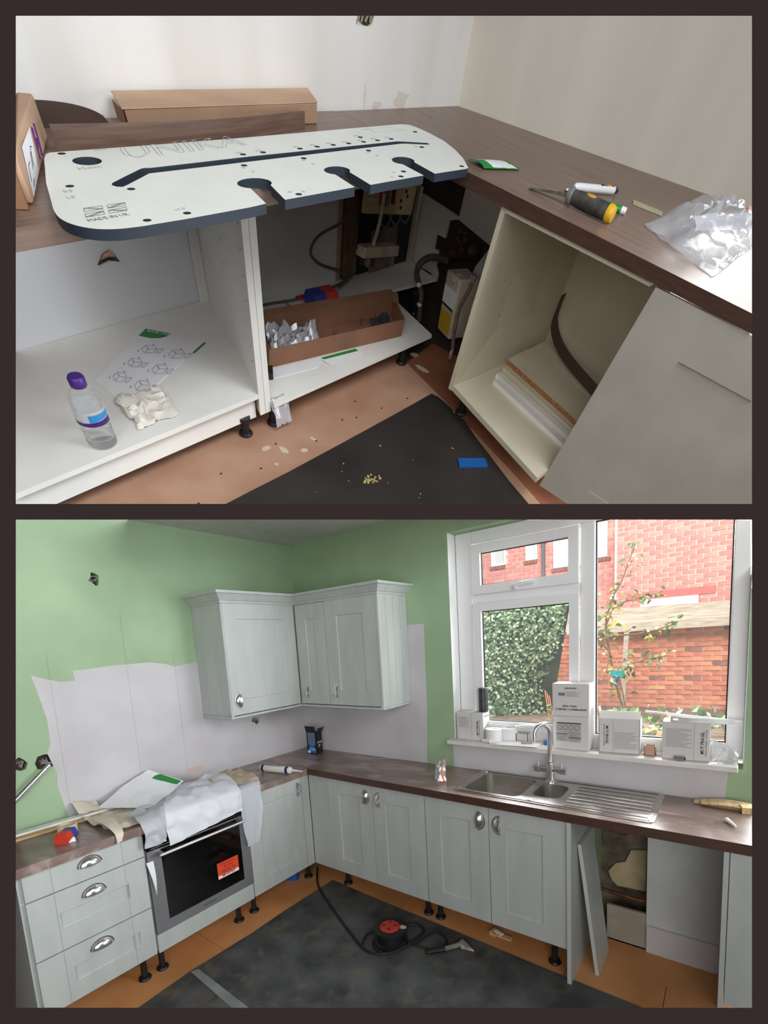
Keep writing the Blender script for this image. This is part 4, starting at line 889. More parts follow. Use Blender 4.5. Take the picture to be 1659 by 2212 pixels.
for nm, pl in (('wall_board', [(-.335, .13), (-.12, .13), (-.10, .25), (-.151, .251), (-.149, .325), (-.077, .325), (-.069, .411), (-.003, .434), (.27, .395), (.30, .60), (.005, .60), (-.003, .444), (-.286, .46), (-.335, .46)]), ('wall_board', [(-.135, .10), (-.085, .10), (-.085, .142), (-.135, .20)]), ('wall_board', [(.15, .10), (.42, .10), (.40, .33), (.27, .39), (.20, .28)])):
    put(G().plate(pl, [], FY(.185), 0, .018), nm, PB, rw) if nm else None

fa = thing('floor', 'tan hardboard floor with screw holes in the unfinished kitchen', 'floor', (1, -1, -.02), kind='structure')
HB2 = mat('tan_hardboard', (190, 152, 128), .7, rgb2=(166, 126, 102), scale=2.6, detail=6, bump=.03)
HB3 = mat('brown_hardboard', (150, 96, 66), .7, rgb2=(128, 78, 52), scale=3)
put(G().prism([(-.5, -3.6), (2.6, -3.6), (2.6, -1.38), (1.375, -.939), (.755, -.745), (.361, -.634), (-.5, -.36)], -.02, 0), 'floor_board', HB2, fa)
put(G().prism([(.361, -.631), (.755, -.742), (1.375, -.936), (2.6, -1.376), (2.6, .0), (1.2, .0), (.472, -.283), (.30, -.30)], -.02, -.0008), 'floor_board', HB3, fa)
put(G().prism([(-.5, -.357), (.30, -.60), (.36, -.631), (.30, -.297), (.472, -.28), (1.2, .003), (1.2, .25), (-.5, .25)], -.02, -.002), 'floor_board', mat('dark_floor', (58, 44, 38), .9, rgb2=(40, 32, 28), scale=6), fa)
put(G().box(-.5, 2.6, -3.6, .25, -.05, -.021), 'subfloor', DARKHOLE, fa)
SH = mat('screw_hole', (50, 34, 26), .9)
for x, y in ((.62, -2.35), (.60, -1.98), (.52, -2.15), (.60, -1.62), (.55, -1.38), (.60, -1.12), (.62, -.92), (.50, -1.80), (.47, -1.20), (.63, -2.55), (.58, -1.30)):
    put(G().lathe([(.006, 0), (.006, .0008)], (x, y, 0), n=10), 'screw_hole', SH, fa)
for i, (x, y, a_, b_) in enumerate(((.56, -1.80, .06, .03), (.62, -1.72, .03, .04), (.58, -1.62, .04, .02), (.50, -1.86, .03, .05), (.62, -1.90, .02, .02), (.46, -.60, .10, .04), (.33, -.52, .05, .05))):
    put(G().prism(jag(x, y, a_ * .5, b_ * .5, 18, .22, i), 0, .0007), 'plaster_splash', mat('pale_splash', (204, 190, 172), .9), fa)
mt = put(G().prism([(.674, -.765), (.685, -1.1), (.694, -1.514), (.70, -1.9), (.697, -2.127), (.70, -3.2), (2.6, -3.2), (2.6, -1.6), (1.603, -1.093), (1.437, -1.03), (1.10, -.88), (.95, -.80), (.87, -.80), (.855, -.783), (.80, -.77), (.72, -.755)], .0005, .004),
         'floor_sheet', mat('black_sheet', (52, 47, 45), .6, rgb2=(39, 36, 34), scale=3, detail=7), label='black protection sheet covering the floor of the unfinished kitchen', cat='floor sheet')
g = G(); rr = random.Random(9)
for i in range(26):
    x, y = rr.uniform(.75, 1.4), rr.uniform(-1.9, -1.0); s_ = rr.uniform(.002, .005); g.prism(jag(x, y, s_, s_, 6, .4, i), .004, .006)
for i in range(26):
    x, y = .985 + rr.gauss(0, .018), -1.62 + rr.gauss(0, .022); s_ = rr.uniform(.003, .007); g.prism(jag(x, y, s_, s_, 6, .4, i), .004, .008)
put(g, 'sawdust', mat('sawdust', (190, 168, 110), .9), mt, kind='stuff')
put(G().hexa([(1.154, -1.123, .0045), (1.202, -1.17, .0045), (1.294, -1.039, .0045), (1.244, -1.0, .0045)], [(1.154, -1.123, .014), (1.202, -1.17, .014), (1.294, -1.039, .014), (1.244, -1.0, .014)]), 'packing_shim', mat('shim_blue', (28, 92, 168), .5), label='flat blue plastic shim on the black sheet', cat='shim')

# ------------------------------------------------------------------ worktops
TZ0, TZ = .868, .91
put(G().prism([(.05, -1.0), (.11, -.203), (1.549, .205), (2.3, .42), (2.3, -.965), (1.964, -.957), (1.367, -.947), (.737, -.945), (.60, -.945), (.60, -1.0)][::-1], TZ0, TZ, 0, 1), 'worktop', [WOODX, EDGE], label='walnut worktop on the right with tools lying on it', cat='worktop')
put(G().prism([(.046, -1.0), (.60, -1.0), (.595, -2.5), (.585, -3.3), (-.17, -3.3)][::-1], TZ0, TZ, 0, 0), 'worktop', WOODY, label='walnut worktop on the left under the white cutting template', cat='worktop')
put(G().lathe([(.004, 0), (.004, .0006)], (.215, -.55, TZ), n=8), 'knot_mark', DARKHOLE, bpy.data.objects['worktop.002'])

# ------------------------------------------------------------------ left open unit
u = thing('open_base_unit', 'white open base unit carcass under the left worktop', 'cabinet', (0, -2.3, .085))
put(G().hexa([(.396, -3.3, .165), (.396, -1.796, .165), (-.425, -1.445, .165), (-.44, -2.85, .165)], [(.396, -3.3, .185), (.396, -1.796, .185), (-.425, -1.445, .185), (-.44, -2.85, .185)]), 'bottom_panel', CARC, u)
put(G().box(.345, .365, -3.3, -1.80, .066, .1645), 'front_rail', CARC, u)
sp = put(G().hexa([(.40, -1.800, .09), (.40, -1.768, .09), (-.425, -1.415, .09), (-.425, -1.445, .09)], [(.40, -1.800, .866), (.40, -1.768, .866), (-.425, -1.415, .866), (-.425, -1.445, .866)]), 'side_panel', CARC, u)
for z in (.30, .36, .52, .60, .68, .75):
    for k in (.06, .42): 
        x = .40 - .825 * k; y = -1.8005 + .355 * k; put(G().lathe([(.0035, 0), (.0035, .0006)], (x, y, z), (-.4, -.92, 0), 8), 'shelf_hole', SH, sp)
put(G().box(-.425, -.405, -1.50, -1.455, .185, .866), 'back_strip', CARC, u)
def leg2(x, y, p, h=.09): put(G().lathe([(.03, 0), (.034, .008), (.03, .018), (.02, .022), (.02, h * .8), (.03, h * .82), (.03, h)], (x, y, 0), n=16), 'leg', BLACKP, p)
leg2(.36, -1.87, u, .088)
# corner shelf unit
u = thing('corner_base_unit', 'white corner unit floor panel on black legs between the open units', 'cabinet', (.1, -.9, .09))
put(G().prism([(.43, -1.735), (.415, -.495), (-.10, -.345), (-.06, .12), (-.333, .155), (-.388, -1.375), (-.38, -1.385)][::-1], .118, .136), 'bottom_panel', CARC, u)
put(G().hexa([(.40, -1.766, .09), (.40, -1.733, .09), (-.385, -1.385, .09), (-.385, -1.405, .09)], [(.40, -1.766, .866), (.40, -1.733, .866), (-.385, -1.385, .866), (-.385, -1.405, .866)]), 'side_panel', CARC, u)
leg2(.37, -1.70, u, .117); leg2(.35, -.67, u, .117); leg2(-.02, -.12, u, .117)

# ------------------------------------------------------------------ right open unit and door
u = thing('open_base_unit', 'cream open base unit carcass under the right worktop', 'cabinet', (1.2, -.5, .11))
FLb, FRb, BLb, BRb = (.814, -.824), (1.608, -1.093), (.867, .05), (1.62, -.10); FLt, FRt, BLt, BRt = (.919, -.93), (1.624, -.935), (.90, -.05), (1.63, -.12)
th = .022
def lerp2(a_, b_, t): return (a_[0] + (b_[0] - a_[0]) * t, a_[1] + (b_[1] - a_[1]) * t)
def panel(b4, t4, z0, z1, nm, mm): return put(G().hexa([(*p, z0) for p in b4], [(*p, z1) for p in t4]), nm, mm, u)
sx = lambda p, d: (p[0] + d, p[1])
panel([FLb, sx(FLb, .024), sx(BLb, .024), BLb], [FLt, sx(FLt, .022), sx(BLt, .022), BLt], .113, .866, 'side_panel', CREAM)
panel([(FRb[0] + .005, FRb[1] + .11), (FRb[0] + .025, FRb[1] + .11), sx(BRb, .025), sx(BRb, .005)], [(FRt[0] + .02, FRt[1] + .09), (FRt[0] + .04, FRt[1] + .09), sx(BRt, .025), sx(BRt, .005)], .113, .866, 'side_panel', CREAM)
panel([BLb, BRb, (BRb[0], BRb[1] + .015), (BLb[0], BLb[1] + .015)], [BLt, BRt, (BRt[0], BRt[1] + .015), (BLt[0], BLt[1] + .015)], .115, .866, 'back_panel', CREAM)
panel([sx(FLb, .025), sx(FRb, -.021), sx(BRb, -.021), sx(BLb, .025)], [sx(FLb, .028), sx(FRb, -.021), sx(BRb, -.021), sx(BLb, .025)], .115, .140, 'bottom_panel', CREAM)
panel([sx(FLt, .022), sx(FRt, -.02), (FRt[0] - .02, FRt[1] + .03), (FLt[0] + .022, FLt[1] + .03)], [sx(FLt, .022), sx(FRt, -.02), (FRt[0] - .02, FRt[1] + .03), (FLt[0] + .022, FLt[1] + .03)], .852, .866, 'front_rail', CREAM)
for k in range(5):
    t = .15 + k * .03; put(G().lathe([(.003, 0), (.003, .0006)], (.945 + .0 * k, -.78 + .02 * k, .62 - .07 * k), (1, 0, 0), 8), 'shelf_hole', SH, u)
leg2(.90, -.77, u, .113)
def board(a_, b_, c_, d_, z0, z1, nm, lab, edge=True):
    g = G().hexa([(*p, z0) for p in (a_, b_, c_, d_)], [(*p, z1) for p in (a_, b_, c_, d_)])
    g.m = [0, 0, 1 if edge else 0, 0, 0, 0]; return put(g, nm, [CREAM, CHIP], label=lab, cat='board', smooth=False)
board((.925, -.475), (1.55, -.66), (1.57, -.38), (.925, -.17), .1405, .175, 'chipboard_offcut', 'cream chipboard offcut lying under another one in the right unit', False)
board((.915, -.433), (1.53, -.615), (1.55, -.36), (.918, -.225), .1755, .20, 'chipboard_offcut', 'cream chipboard offcut with a raw orange edge in the right unit')
board((.92, -.22), (1.55, -.35), (1.56, -.13), (.92, -.01), .1755, .198, 'chipboard_offcut', 'plain cream board at the back of the right unit', False)
u = thing('edge_battens', 'two long white strips lying in front of the offcuts in the right unit', 'strips', (1.2, -.6, .141))
put(G().obox((.93, -.545, .1405), (.60, -.155, 0), (.008, .035, 0), (0, 0, .022)), 'strip', CARC, u); put(G().obox((.96, -.61, .1405), (.60, -.175, 0), (.008, .035, 0), (0, 0, .02)), 'strip', CARC, u)
pc = curve_pts([(.945, -.10, .44), (.935, -.08, .36), (.955, -.10, .29), (1.05, -.16, .245), (1.2, -.24, .225), (1.5, -.38, .215)], 6)
g = G()
for i in range(len(pc) - 1):
    a_, b_ = pc[i], pc[i + 1]; w0, w1 = (.018 + .03 * min(1, i / 12), .018 + .03 * min(1, (i + 1) / 12)); n_ = Vector((.25, .95, 0))
    g.hexa([a_, b_, b_ + n_ * .004, a_ + n_ * .004], [a_ + Vector((.02, 0, w0)), b_ + Vector((.02, 0, w1)), b_ + n_ * .004 + Vector((.02, 0, w1)), a_ + n_ * .004 + Vector((.02, 0, w0))])
put(g, 'curved_offcut', mat('dark_laminate', (70, 54, 46), .45), label='curved dark laminate offcut standing in the right unit', cat='offcut')
u = thing('cabinet_door', 'grey shaker cabinet door at the right of the open cream unit', 'door', (1.8, -1, .05))
O = Vector((1.632, -.952, .862)); du = (Vector((2.02, -.952, .862)) - O).normalized(); dn = (Vector((1.585, -1.0, .055)) - O); dl = dn.length; dn.normalize(); nn = du.cross(dn).normalized(); nn = nn if nn.y < 0 else -nn
DG = mat('door_warm_grey', (176, 171, 161), .5, rgb2=(167, 162, 152), scale=5, bump=.02, bscale=140)
fd = lambda a_, b_, w_: tuple(O + du * a_ + dn * b_ + nn * w_)
ol = [(0, 0), (0, dl), (1.2, dl), (1.2, 0)]; ip = [(.222, .145), (.222, dl - .105), (1.0, dl - .105), (1.0, .145)]
put(G().plate(ol, [ip], fd, -.022, 0), 'door_frame', DG, u)
put(G().plate([(.215, .14), (.215, dl - .10), (1.02, dl - .10), (1.02, .14)], [], fd, -.018, -.008), 'door_panel', DG, u)
put(G().plate([(.2215, .002), (.2225, .002), (.2225, .14), (.2215, .14)], [], fd, -.0002, .0004), 'stile_joint', mat('joint_line', (150, 156, 155)), u)

# ------------------------------------------------------------------ cutting template (jig)
u = thing('worktop_template', 'white worktop cutting template with slots and dark edges', 'template', (.5, -1.7, TZ))
KEY = lambda cx, cy, rx, ry: [(cx + rx * math.cos(math.radians(t)), cy + ry * math.sin(math.radians(t))) for t in range(40, 321, 20)]
JT = [(.271, -2.348), (.263, -2.331), (.264, -2.31), (.28, -2.06), (.296, -1.72), (.31, -1.3), (.322, -.93), (.326, -.875), (.339, -.846), (.368, -.834), (.441, -.830), (.527, -.841), (.613, -.876), (.691, -.924), (.75, -.975), (.768, -.99), (.775, -1.01), (.771, -1.10),
      (.768, -1.195)] + KEY(.633, -1.219, .034, .052) + [(.765, -1.256), (.763, -1.40), (.762, -1.532)] + KEY(.628, -1.555, .033, .053) + [(.758, -1.603), (.757, -1.75), (.756, -1.9)] + KEY(.626, -1.905, .036, .060) + [(.758, -1.974), (.762, -2.038), (.761, -2.247)] + [tuple(p)[:2] for p in curve_pts([(.756, -2.38, 0), (.747, -2.44, 0), (.726, -2.487, 0), (.691, -2.517, 0), (.65, -2.527, 0), (.606, -2.518, 0), (.56, -2.498, 0)], 4)] + [(.45, -2.449), (.300, -2.369)]
SL = [(.499, -2.293), (.470, -2.235), (.436, -2.165), (.432, -2.15), (.437, -2.13), (.444, -1.772), (.474, -1.074), (.482, -1.05), (.522, -.947), (.533, -.944), (.538, -.955), (.532, -.974), (.502, -1.06), (.498, -1.083), (.48, -1.802), (.471, -2.159), (.523, -2.264), (.530, -2.282), (.524, -2.296), (.511, -2.302)]
HO = [(.278, -2.306), (.484, -2.405), (.549, -2.269), (.731, -2.345), (.731, -2.224), (.423, -1.782), (.501, -1.842), (.426, -1.701), (.432, -1.542), (.434, -1.462), (.436, -1.384), (.439, -1.308), (.442, -1.231), (.444, -1.155), (.447, -1.08), (.4, -1.205), (.508, -1.595), (.517, -1.283), (.55, -1.013), (.411, -.892), (.749, -1.008), (.712, -1.307), (.743, -1.356), (.738, -1.829)]
JW = mat('template_white', (236, 240, 234), .35, var=.01); JE = mat('template_core', (44, 54, 66), .5)
JH = [SL, ellipse(.344, -2.270, .030, .041, 20)] + [ellipse(x, y, .0085, .012, 10) for x, y in HO]
put(G().plate(JT, JH, lambda a_, b_, w_: (a_, b_, w_), TZ + .0005, TZ + .022, 0, 1, 1), 'template_plate', [JW, JE], u, smooth=False)
JZ = TZ + .0222; EN = mat('engraving', (168, 172, 170), .8)
def jt(s, x, y, size, ang=90., line=False, mm=EN, sx_=1., al='LEFT'):
    a_ = math.radians(ang); put(text(s, size, frame((x, y, JZ), (math.cos(a_), math.sin(a_), 0), (-math.sin(a_), math.cos(a_), 0)), .0004, al, line=line, sx=sx_), 'lettering', mm, u)
put(text('UNIKA', .115, frame((.365, -2.165, JZ), (-.02, 1, 0), (-1, .35, 0)) @ Matrix(((1, .35, 0, 0), (0, 1, 0, 0), (0, 0, 1, 0), (0, 0, 0, 1))), .0008, line=True, sx=1.28), 'lettering', EN, u, label='engraved outline letters')
jt('MADE IN UK', .690, -2.478, .021, 90, sx_=.95, mm=mat('engraving_dark', (110, 114, 114), .8))
jt('35mm', .397, -2.328, .022, 90, sx_=1.3); jt('RF', .520, -2.440, .022, 90, sx_=1.2); jt('LF', .556, -2.452, .022, 90, sx_=1.2); jt("67.5'", .711, -2.245, .018, 90, sx_=1.1); jt('34213', .285, -2.21, .016, 90)
for s_, x, y in (('250', .413, -1.80), ('300', .415, -1.72), ('400', .42, -1.562), ('450', .422, -1.482), ('500', .424, -1.404), ('550', .427, -1.328), ('600', .43, -1.25), ('650', .432, -1.175), ('700', .435, -1.10), ('616', .388, -1.225)): jt(s_, x, y, .014, 90, sx_=1.2)
for x, y in ((.522, -1.865), (.528, -1.615), (.536, -1.305)): jt('RF', x, y, .013); jt('LF', x + .035, y + .01, .013)
jt("45'", .722, -1.855, .016); jt('B', .735, -1.805, .018); jt("90'", .712, -1.36, .012); jt('B', .742, -1.40, .016); jt('W', .545, -1.045, .012)
ln = lambda a_, b_: put(G().tube([(*a_, JZ), (*b_, JZ)], .0007, 4), 'engraved_line', EN, u)
for a_, b_ in (((.335, -1.13), (.345, -.96)), ((.345, -.96), (.385, -.93)), ((.385, -.93), (.375, -1.10)), ((.375, -1.10), (.345, -1.09)), ((.335, -1.13), (.345, -1.09))): ln(a_, b_)
# union flag outline
p0, p1, p2, p3 = (.617, -2.448), (.621, -2.335), (.664, -2.357), (.665, -2.471); fg = G(); ED = mat('engraving_dark', (110, 114, 114))
def fp(a_, b_): 
    t = lerp2(p0, p1, a_); bb = lerp2(p3, p2, a_); q = lerp2(t, bb, b_); return (q[0], q[1], JZ)
for L in (((0, 0), (.44, 0), (.44, .38), (0, .38), (0, 0)), ((.56, 0), (1, 0), (1, .38), (.56, .38), (.56, 0)), ((0, .62), (.44, .62), (.44, 1), (0, 1), (0, .62)), ((.56, .62), (1, .62), (1, 1), (.56, 1), (.56, .62)), ((0, .05), (.40, .38)), ((.06, 0), (.44, .32)), ((1, .05), (.6, .38)), ((.94, 0), (.56, .32)), ((0, .95), (.4, .62)), ((.06, 1), (.44, .68)), ((1, .95), (.6, .62)), ((.94, 1), (.56, .68))):
    for i in range(len(L) - 1): fg.tube([fp(*L[i]), fp(*L[i + 1])], .0008, 4)
put(fg, 'flag_emblem', ED, u, label='engraved union flag outline')

# ------------------------------------------------------------------ things on the left worktop
u = thing('long_box', 'long flat brown cardboard box against the wall', 'box', (.2, -1.6, TZ))
q = [(.095, -1.975), (.165, -1.205), (.045, -1.135), (-.02, -1.93)]
put(G().hexa([(*p, TZ + .001) for p in q], [(.13, -2.0, .967), (.185, -1.225, .967), (.036, -1.135, .967), (-.022, -1.93, .967)]), 'carton_body', CARDB, u, bevel=.003)
put(G().hexa([(.132, -2.008, .968), (.187, -1.225, .968), (.036, -1.135, .968), (-.024, -1.945, .968)], [(.132, -2.008, .970), (.187, -1.225, .970), (.036, -1.135, .970), (-.024, -1.945, .970)]), 'lid_flap', CARDB, u)
put(G().obox((.10, -1.985, TZ + .01), (.03, -.02, .045), (-.10, .03, 0), (0, -.003, 0)), 'end_flap', mat('card_shadow', (150, 112, 84), .9), u)
u = thing('hinge_box', 'opened brown cardboard box with white label at the far left', 'box', (.3, -2.5, TZ))
b4 = [(.492, -2.516), (.085, -2.245), (.03, -2.33), (.445, -2.62)]
put(G().hexa([(.445, -2.62, TZ + .001), (.492, -2.516, TZ + .001), (.085, -2.245, TZ + .001), (.03, -2.36, TZ + .001)], [(.445, -2.63, 1.0), (.492, -2.518, 1.0), (.085, -2.247, .995), (.03, -2.37, .995)]), 'carton_body', CARDB, u, bevel=.006)
e1 = Vector((.085, -2.245, 0)) - Vector((.492, -2.516, 0)); L1 = e1.length; e1.normalize(); e3 = Vector((0, 0, 1)); n1 = e1.cross(e3); n1 = n1 if n1.y > 0 else -n1; n1.normalize()
def bp(a_, b_, d=.0012): return Vector((.492, -2.516, TZ)) + e1 * a_ + e3 * b_ + n1 * d
put(G().hexa([bp(.03, .008, .0005), bp(.20, .012, .0005), bp(.20, .012), bp(.03, .008)], [bp(.10, .075, .0005), bp(.27, .07, .0005), bp(.27, .07), bp(.10, .075)]), 'paper_label', PAPER, u, label='white label with a drawing')
for pth in ([(.06, .025), (.09, .045), (.12, .045)], [(.13, .03), (.17, .05)], [(.15, .03), (.19, .055), (.21, .05)], [(.07, .015), (.10, .02)]): put(G().tube([bp(a_, b_, .0015) for a_, b_ in pth], .0009, 5), 'label_drawing', INK, u)
for pth in ([(.265, .015), (.28, .04), (.30, .062)], [(.31, .012), (.33, .035), (.345, .06)], [(.28, .03), (.31, .04)]): put(G().tube(curve_pts([bp(a_, b_, .0005) for a_, b_ in pth], 4), .0035, 6), 'marker_scribble', mat('purple_ink', (92, 40, 110), .7), u)
put(G().obox((.444, -2.632, 1.001), (.05, .11, 0), (-.10, .05, .012), (0, 0, .003)), 'lid_flap', CARDB, u)
put(G().obox((.47, -2.61, TZ + .002), (.035, .075, 0), (.012, -.008, .0), (0, .002, .08)), 'torn_flap', mat('card_shadow', (150, 112, 84)), u)
LAM = mat('laminate_strip', (116, 92, 80), .42, rgb2=(92, 72, 62), scale=5, stretch=(10, .6, 20), detail=6)
def strip(name, lab, pts, h0, h1, mm):
    P = curve_pts([(x, y, TZ + .001) for x, y in pts], 6); n = len(P); g = G(); vs = []
    for i, p in enumerate(P):
        d = (P[min(i + 1, n - 1)] - P[max(i - 1, 0)]).normalized(); s_ = Vector((d.y, -d.x, 0)) * .0012; h = h0 + (h1 - h0) * i / (n - 1)
        vs += [p - s_, p + s_, p + s_ + Vector((.0, 0, h)), p - s_ + Vector((.0, 0, h))]
    fs = [(a + 4 * i, a2 + 4 * i, a2 + 4 * (i + 1), a + 4 * (i + 1))[::-1] for i in range(n - 1) for a, a2 in ((0, 1), (1, 2), (2, 3), (3, 0))] + [(0, 1, 2, 3), tuple(4 * (n - 1) + k for k in (3, 2, 1, 0))]
    put(g.add(vs, fs), name, mm, label=lab, cat='edging strip')
strip('edging_strip', 'long curved walnut edging strip standing on the left worktop', [(.20, -2.28), (.225, -2.0), (.235, -1.75), (.225, -1.55), (.205, -1.38), (.195, -1.30)], .055, .042, LAM)
g = G(); n = 16
hs_ = [.055 * math.sqrt(max(0, 1 - (i / n) ** 2.2)) + .001 for i in range(n + 1)]
for i in range(n):
    a_, b_ = i / n, (i + 1) / n; p = lambda t: Vector((-.0 + .02 * t, -2.28 + .28 * t, TZ + .001)); s_ = Vector((.004, 0, 0))
    g.hexa([p(a_), p(a_) + s_, p(b_) + s_, p(b_)], [p(a_) + Vector((0, 0, hs_[i])), p(a_) + s_ + Vector((0, 0, hs_[i])), p(b_) + s_ + Vector((0, 0, hs_[i + 1])), p(b_) + Vector((0, 0, hs_[i + 1]))])
put(g, 'edging_strip', mat('dark_laminate', (70, 54, 46)), label='dark arched laminate offcut behind the walnut strip', cat='edging strip')

# ------------------------------------------------------------------ things on the right worktop
u = thing('leaflet', 'green and white folded leaflet beside the template tip', 'leaflet', (.73, -.75, TZ))
lf = lambda a_, b_: (.66 + .09 * a_ + .06 * b_, -.85 + .0 * a_ + .21 * b_ - .03 * a_ * b_, TZ + .003 + .012 * math.sin(3 * a_) * (1 - b_) + .004 * abs(nz(a_ * 3, b_ * 3, 2)))
put(G().sheet(lf, 10, 10, .0012), 'leaflet_sheet', GREENP, u)
put(G().sheet(lambda a_, b_: Vector(lf(.04 + .92 * a_, .14 + .66 * b_ + .12 * a_)) + Vector((0, 0, .0014)), 8, 8, .0006), 'white_panel', PAPER, u)
u = thing('chisel', 'old wood chisel with black and yellow handle on the right worktop', 'chisel', (1.15, -.80, TZ))
a_, b_, c_ = Vector((.955, -.815, .915)), Vector((1.115, -.797, .936)), Vector((1.31, -.792, .937))
OLD = mat('stained_steel', (176, 170, 160), .35, metal=.85, rgb2=(110, 100, 90), scale=30)
put(G().hexa([a_ + Vector((0, -.013, -.003)), b_ + Vector((0, -.013, -.005)), b_ + Vector((0, .013, -.005)), a_ + Vector((0, .013, -.003))], [a_ + Vector((.012, -.012, .002)), b_ + Vector((0, -.010, .007)), b_ + Vector((0, .010, .007)), a_ + Vector((.012, .012, .002))]), 'blade', OLD, u)
ax = (c_ - b_).normalized(); Lh = (c_ - b_).length
put(G().lathe([(.008, -.02), (.009, .0)], b_, ax, 12), 'shank', OLD, u)
put(G().lathe([(.022, 0), (.024, .004), (.024, .018), (.020, .022)], b_, ax, 20), 'ferrule', mat('grey_collar', (120, 124, 124), .5), u)
put(G().lathe([(.020, .02), (.023, .05), (.0245, .10), (.0235, Lh - .03), (.024, Lh - .02)], b_, ax, 20), 'handle', mat('black_rubber', (44, 44, 42), .7, rgb2=(78, 76, 70), scale=30), u)
put(G().lathe([(.0245, Lh - .02), (.0255, Lh - .008), (.021, Lh + .004), (.010, Lh + .007)], b_, ax, 20), 'end_cap', mat('yellow_plastic', (232, 178, 44), .4), u)
put(G().ball(b_ + ax * .095 + Vector((0, -.002, .0195)), .028, .012, .0065), 'yellow_inlay', mat('dirty_yellow', (196, 152, 66), .5), u)
u = thing('glue_tube', 'white tube with dark cap and colourful print beside the chisel', 'glue tube', (1.10, -.58, TZ))
a_, b_ = Vector((1.075, -.672, .935)), Vector((1.142, -.455, .9235)); ax = (b_ - a_).normalized(); L = (b_ - a_).length
put(G().lathe([(.006, -.008), (.011, 0), (.012, .02), (.0125, L)], a_, ax, 16), 'tube_body', mat('tube_white', (228, 230, 234), .35), u)
put(G().lathe([(.009, L), (.009, L + .022)], a_, ax, 14), 'cap', mat('cap_dark', (56, 54, 62), .4), u)
sd = Vector((ax.y, -ax.x, 0))
for t, cc in ((.62, (40, 40, 44)), (.72, (90, 150, 60)), (.80, (236, 190, 40)), (.90, (206, 52, 52))): put(G().obox(a_ + ax * L * t + Vector((0, 0, .0105)) + sd * -.002, ax * .016, sd * .008, (0, 0, .003)), 'colour_print', mat('print_%d' % int(t * 100), cc, .5), u)
u = thing('marker_pen', 'green and white marker pen under the chisel handle', 'marker pen', (1.2, -.65, TZ))
a_, b_ = Vector((1.06, -.715, .922)), Vector((1.292, -.622, .922)); ax = (b_ - a_).normalized(); L = (b_ - a_).length
put(G().lathe([(.009, 0), (.0105, .01), (.0105, L * .48)], a_, ax, 14), 'barrel', mat('pen_white', (232, 234, 232), .4), u)
put(G().lathe([(.0112, L * .48), (.0115, L * .92)], a_, ax, 14), 'cap', mat('pen_green', (34, 140, 56), .4), u)
put(G().lathe([(.0112, L * .92), (.0105, L)], a_, ax, 14), 'end_plug', mat('pen_white', (232, 234, 232)), u)
put(G().obox((1.245, -.455, TZ + .001), (.13, .02, .0), (-.022, .05, 0), (0, 0, .003)), 'plastic_strip', mat('milky_green_plastic', (176, 174, 140), .4, var=.05), label='short translucent greenish plastic strip beside the clear bag', cat='plastic strip')
u = thing('card_packet', 'orange-brown card packet at the right edge behind the clear bag', 'packet', (1.7, .02, TZ))
put(G().obox((1.585, -.03, TZ + .001), (.35, .02, 0), (-.03, .10, 0), (0, 0, .03)), 'carton_body', mat('orange_card', (196, 130, 90), .8), u)
put(G().obox((1.60, -.027, TZ + .0315), (.30, .02, 0), (-.025, .09, 0), (0, 0, .001)), 'lid_flap', CARDB, u)
BAG = mat('clear_bag', (236, 238, 244), .08, alpha=.2, spec=1., bump=.25, bscale=14)
rb = random.Random(5)
def bagf(s_, zz):
    def f(a_, b_):
        x = 1.40 + .34 * a_ + .12 * (b_ - .5) * (1 - 2 * a_) * .3 + .03 * nz(a_ * 4, b_ * 4, s_); y = -.62 + .62 * b_ - .20 * a_ * (1 - b_) + .04 * nz(a_ * 5, b_ * 5, s_ + 3)
        e = math.sin(math.pi * min(1, max(0, a_))) * math.sin(math.pi * min(1, max(0, b_)))
        r_ = abs(nz(a_ * 5 + s_, b_ * 5, s_)) + .6 * abs(nz(a_ * 11, b_ * 11 + s_, s_))
        return (x, y, TZ + .003 + zz * (e ** .6) * (.7 + 1.1 * r_))
    return f
u = thing('plastic_bag', 'crumpled clear plastic bag on the right worktop', 'plastic bag', (1.58, -.35, TZ))
put(G().sheet(bagf(1, .07), 26, 26, .0008), 'bag_top', BAG, u); put(G().sheet(bagf(7, .012), 16, 16, .0008), 'bag_bottom', BAG, u)
put(G().sheet(lambda a_, b_: (1.545 + .05 * a_ + .13 * b_ + .01 * nz(a_ * 5, b_ * 5, 4), -.70 + .38 * b_ + .02 * nz(b_ * 6, a_, 2), TZ + .05 + .035 * math.sin(3 * a_) + .02 * abs(nz(a_ * 6, b_ * 6, 8))), 8, 18, .001), 'bag_fold', mat('milky_fold', (236, 238, 246), .2, alpha=.3), u)

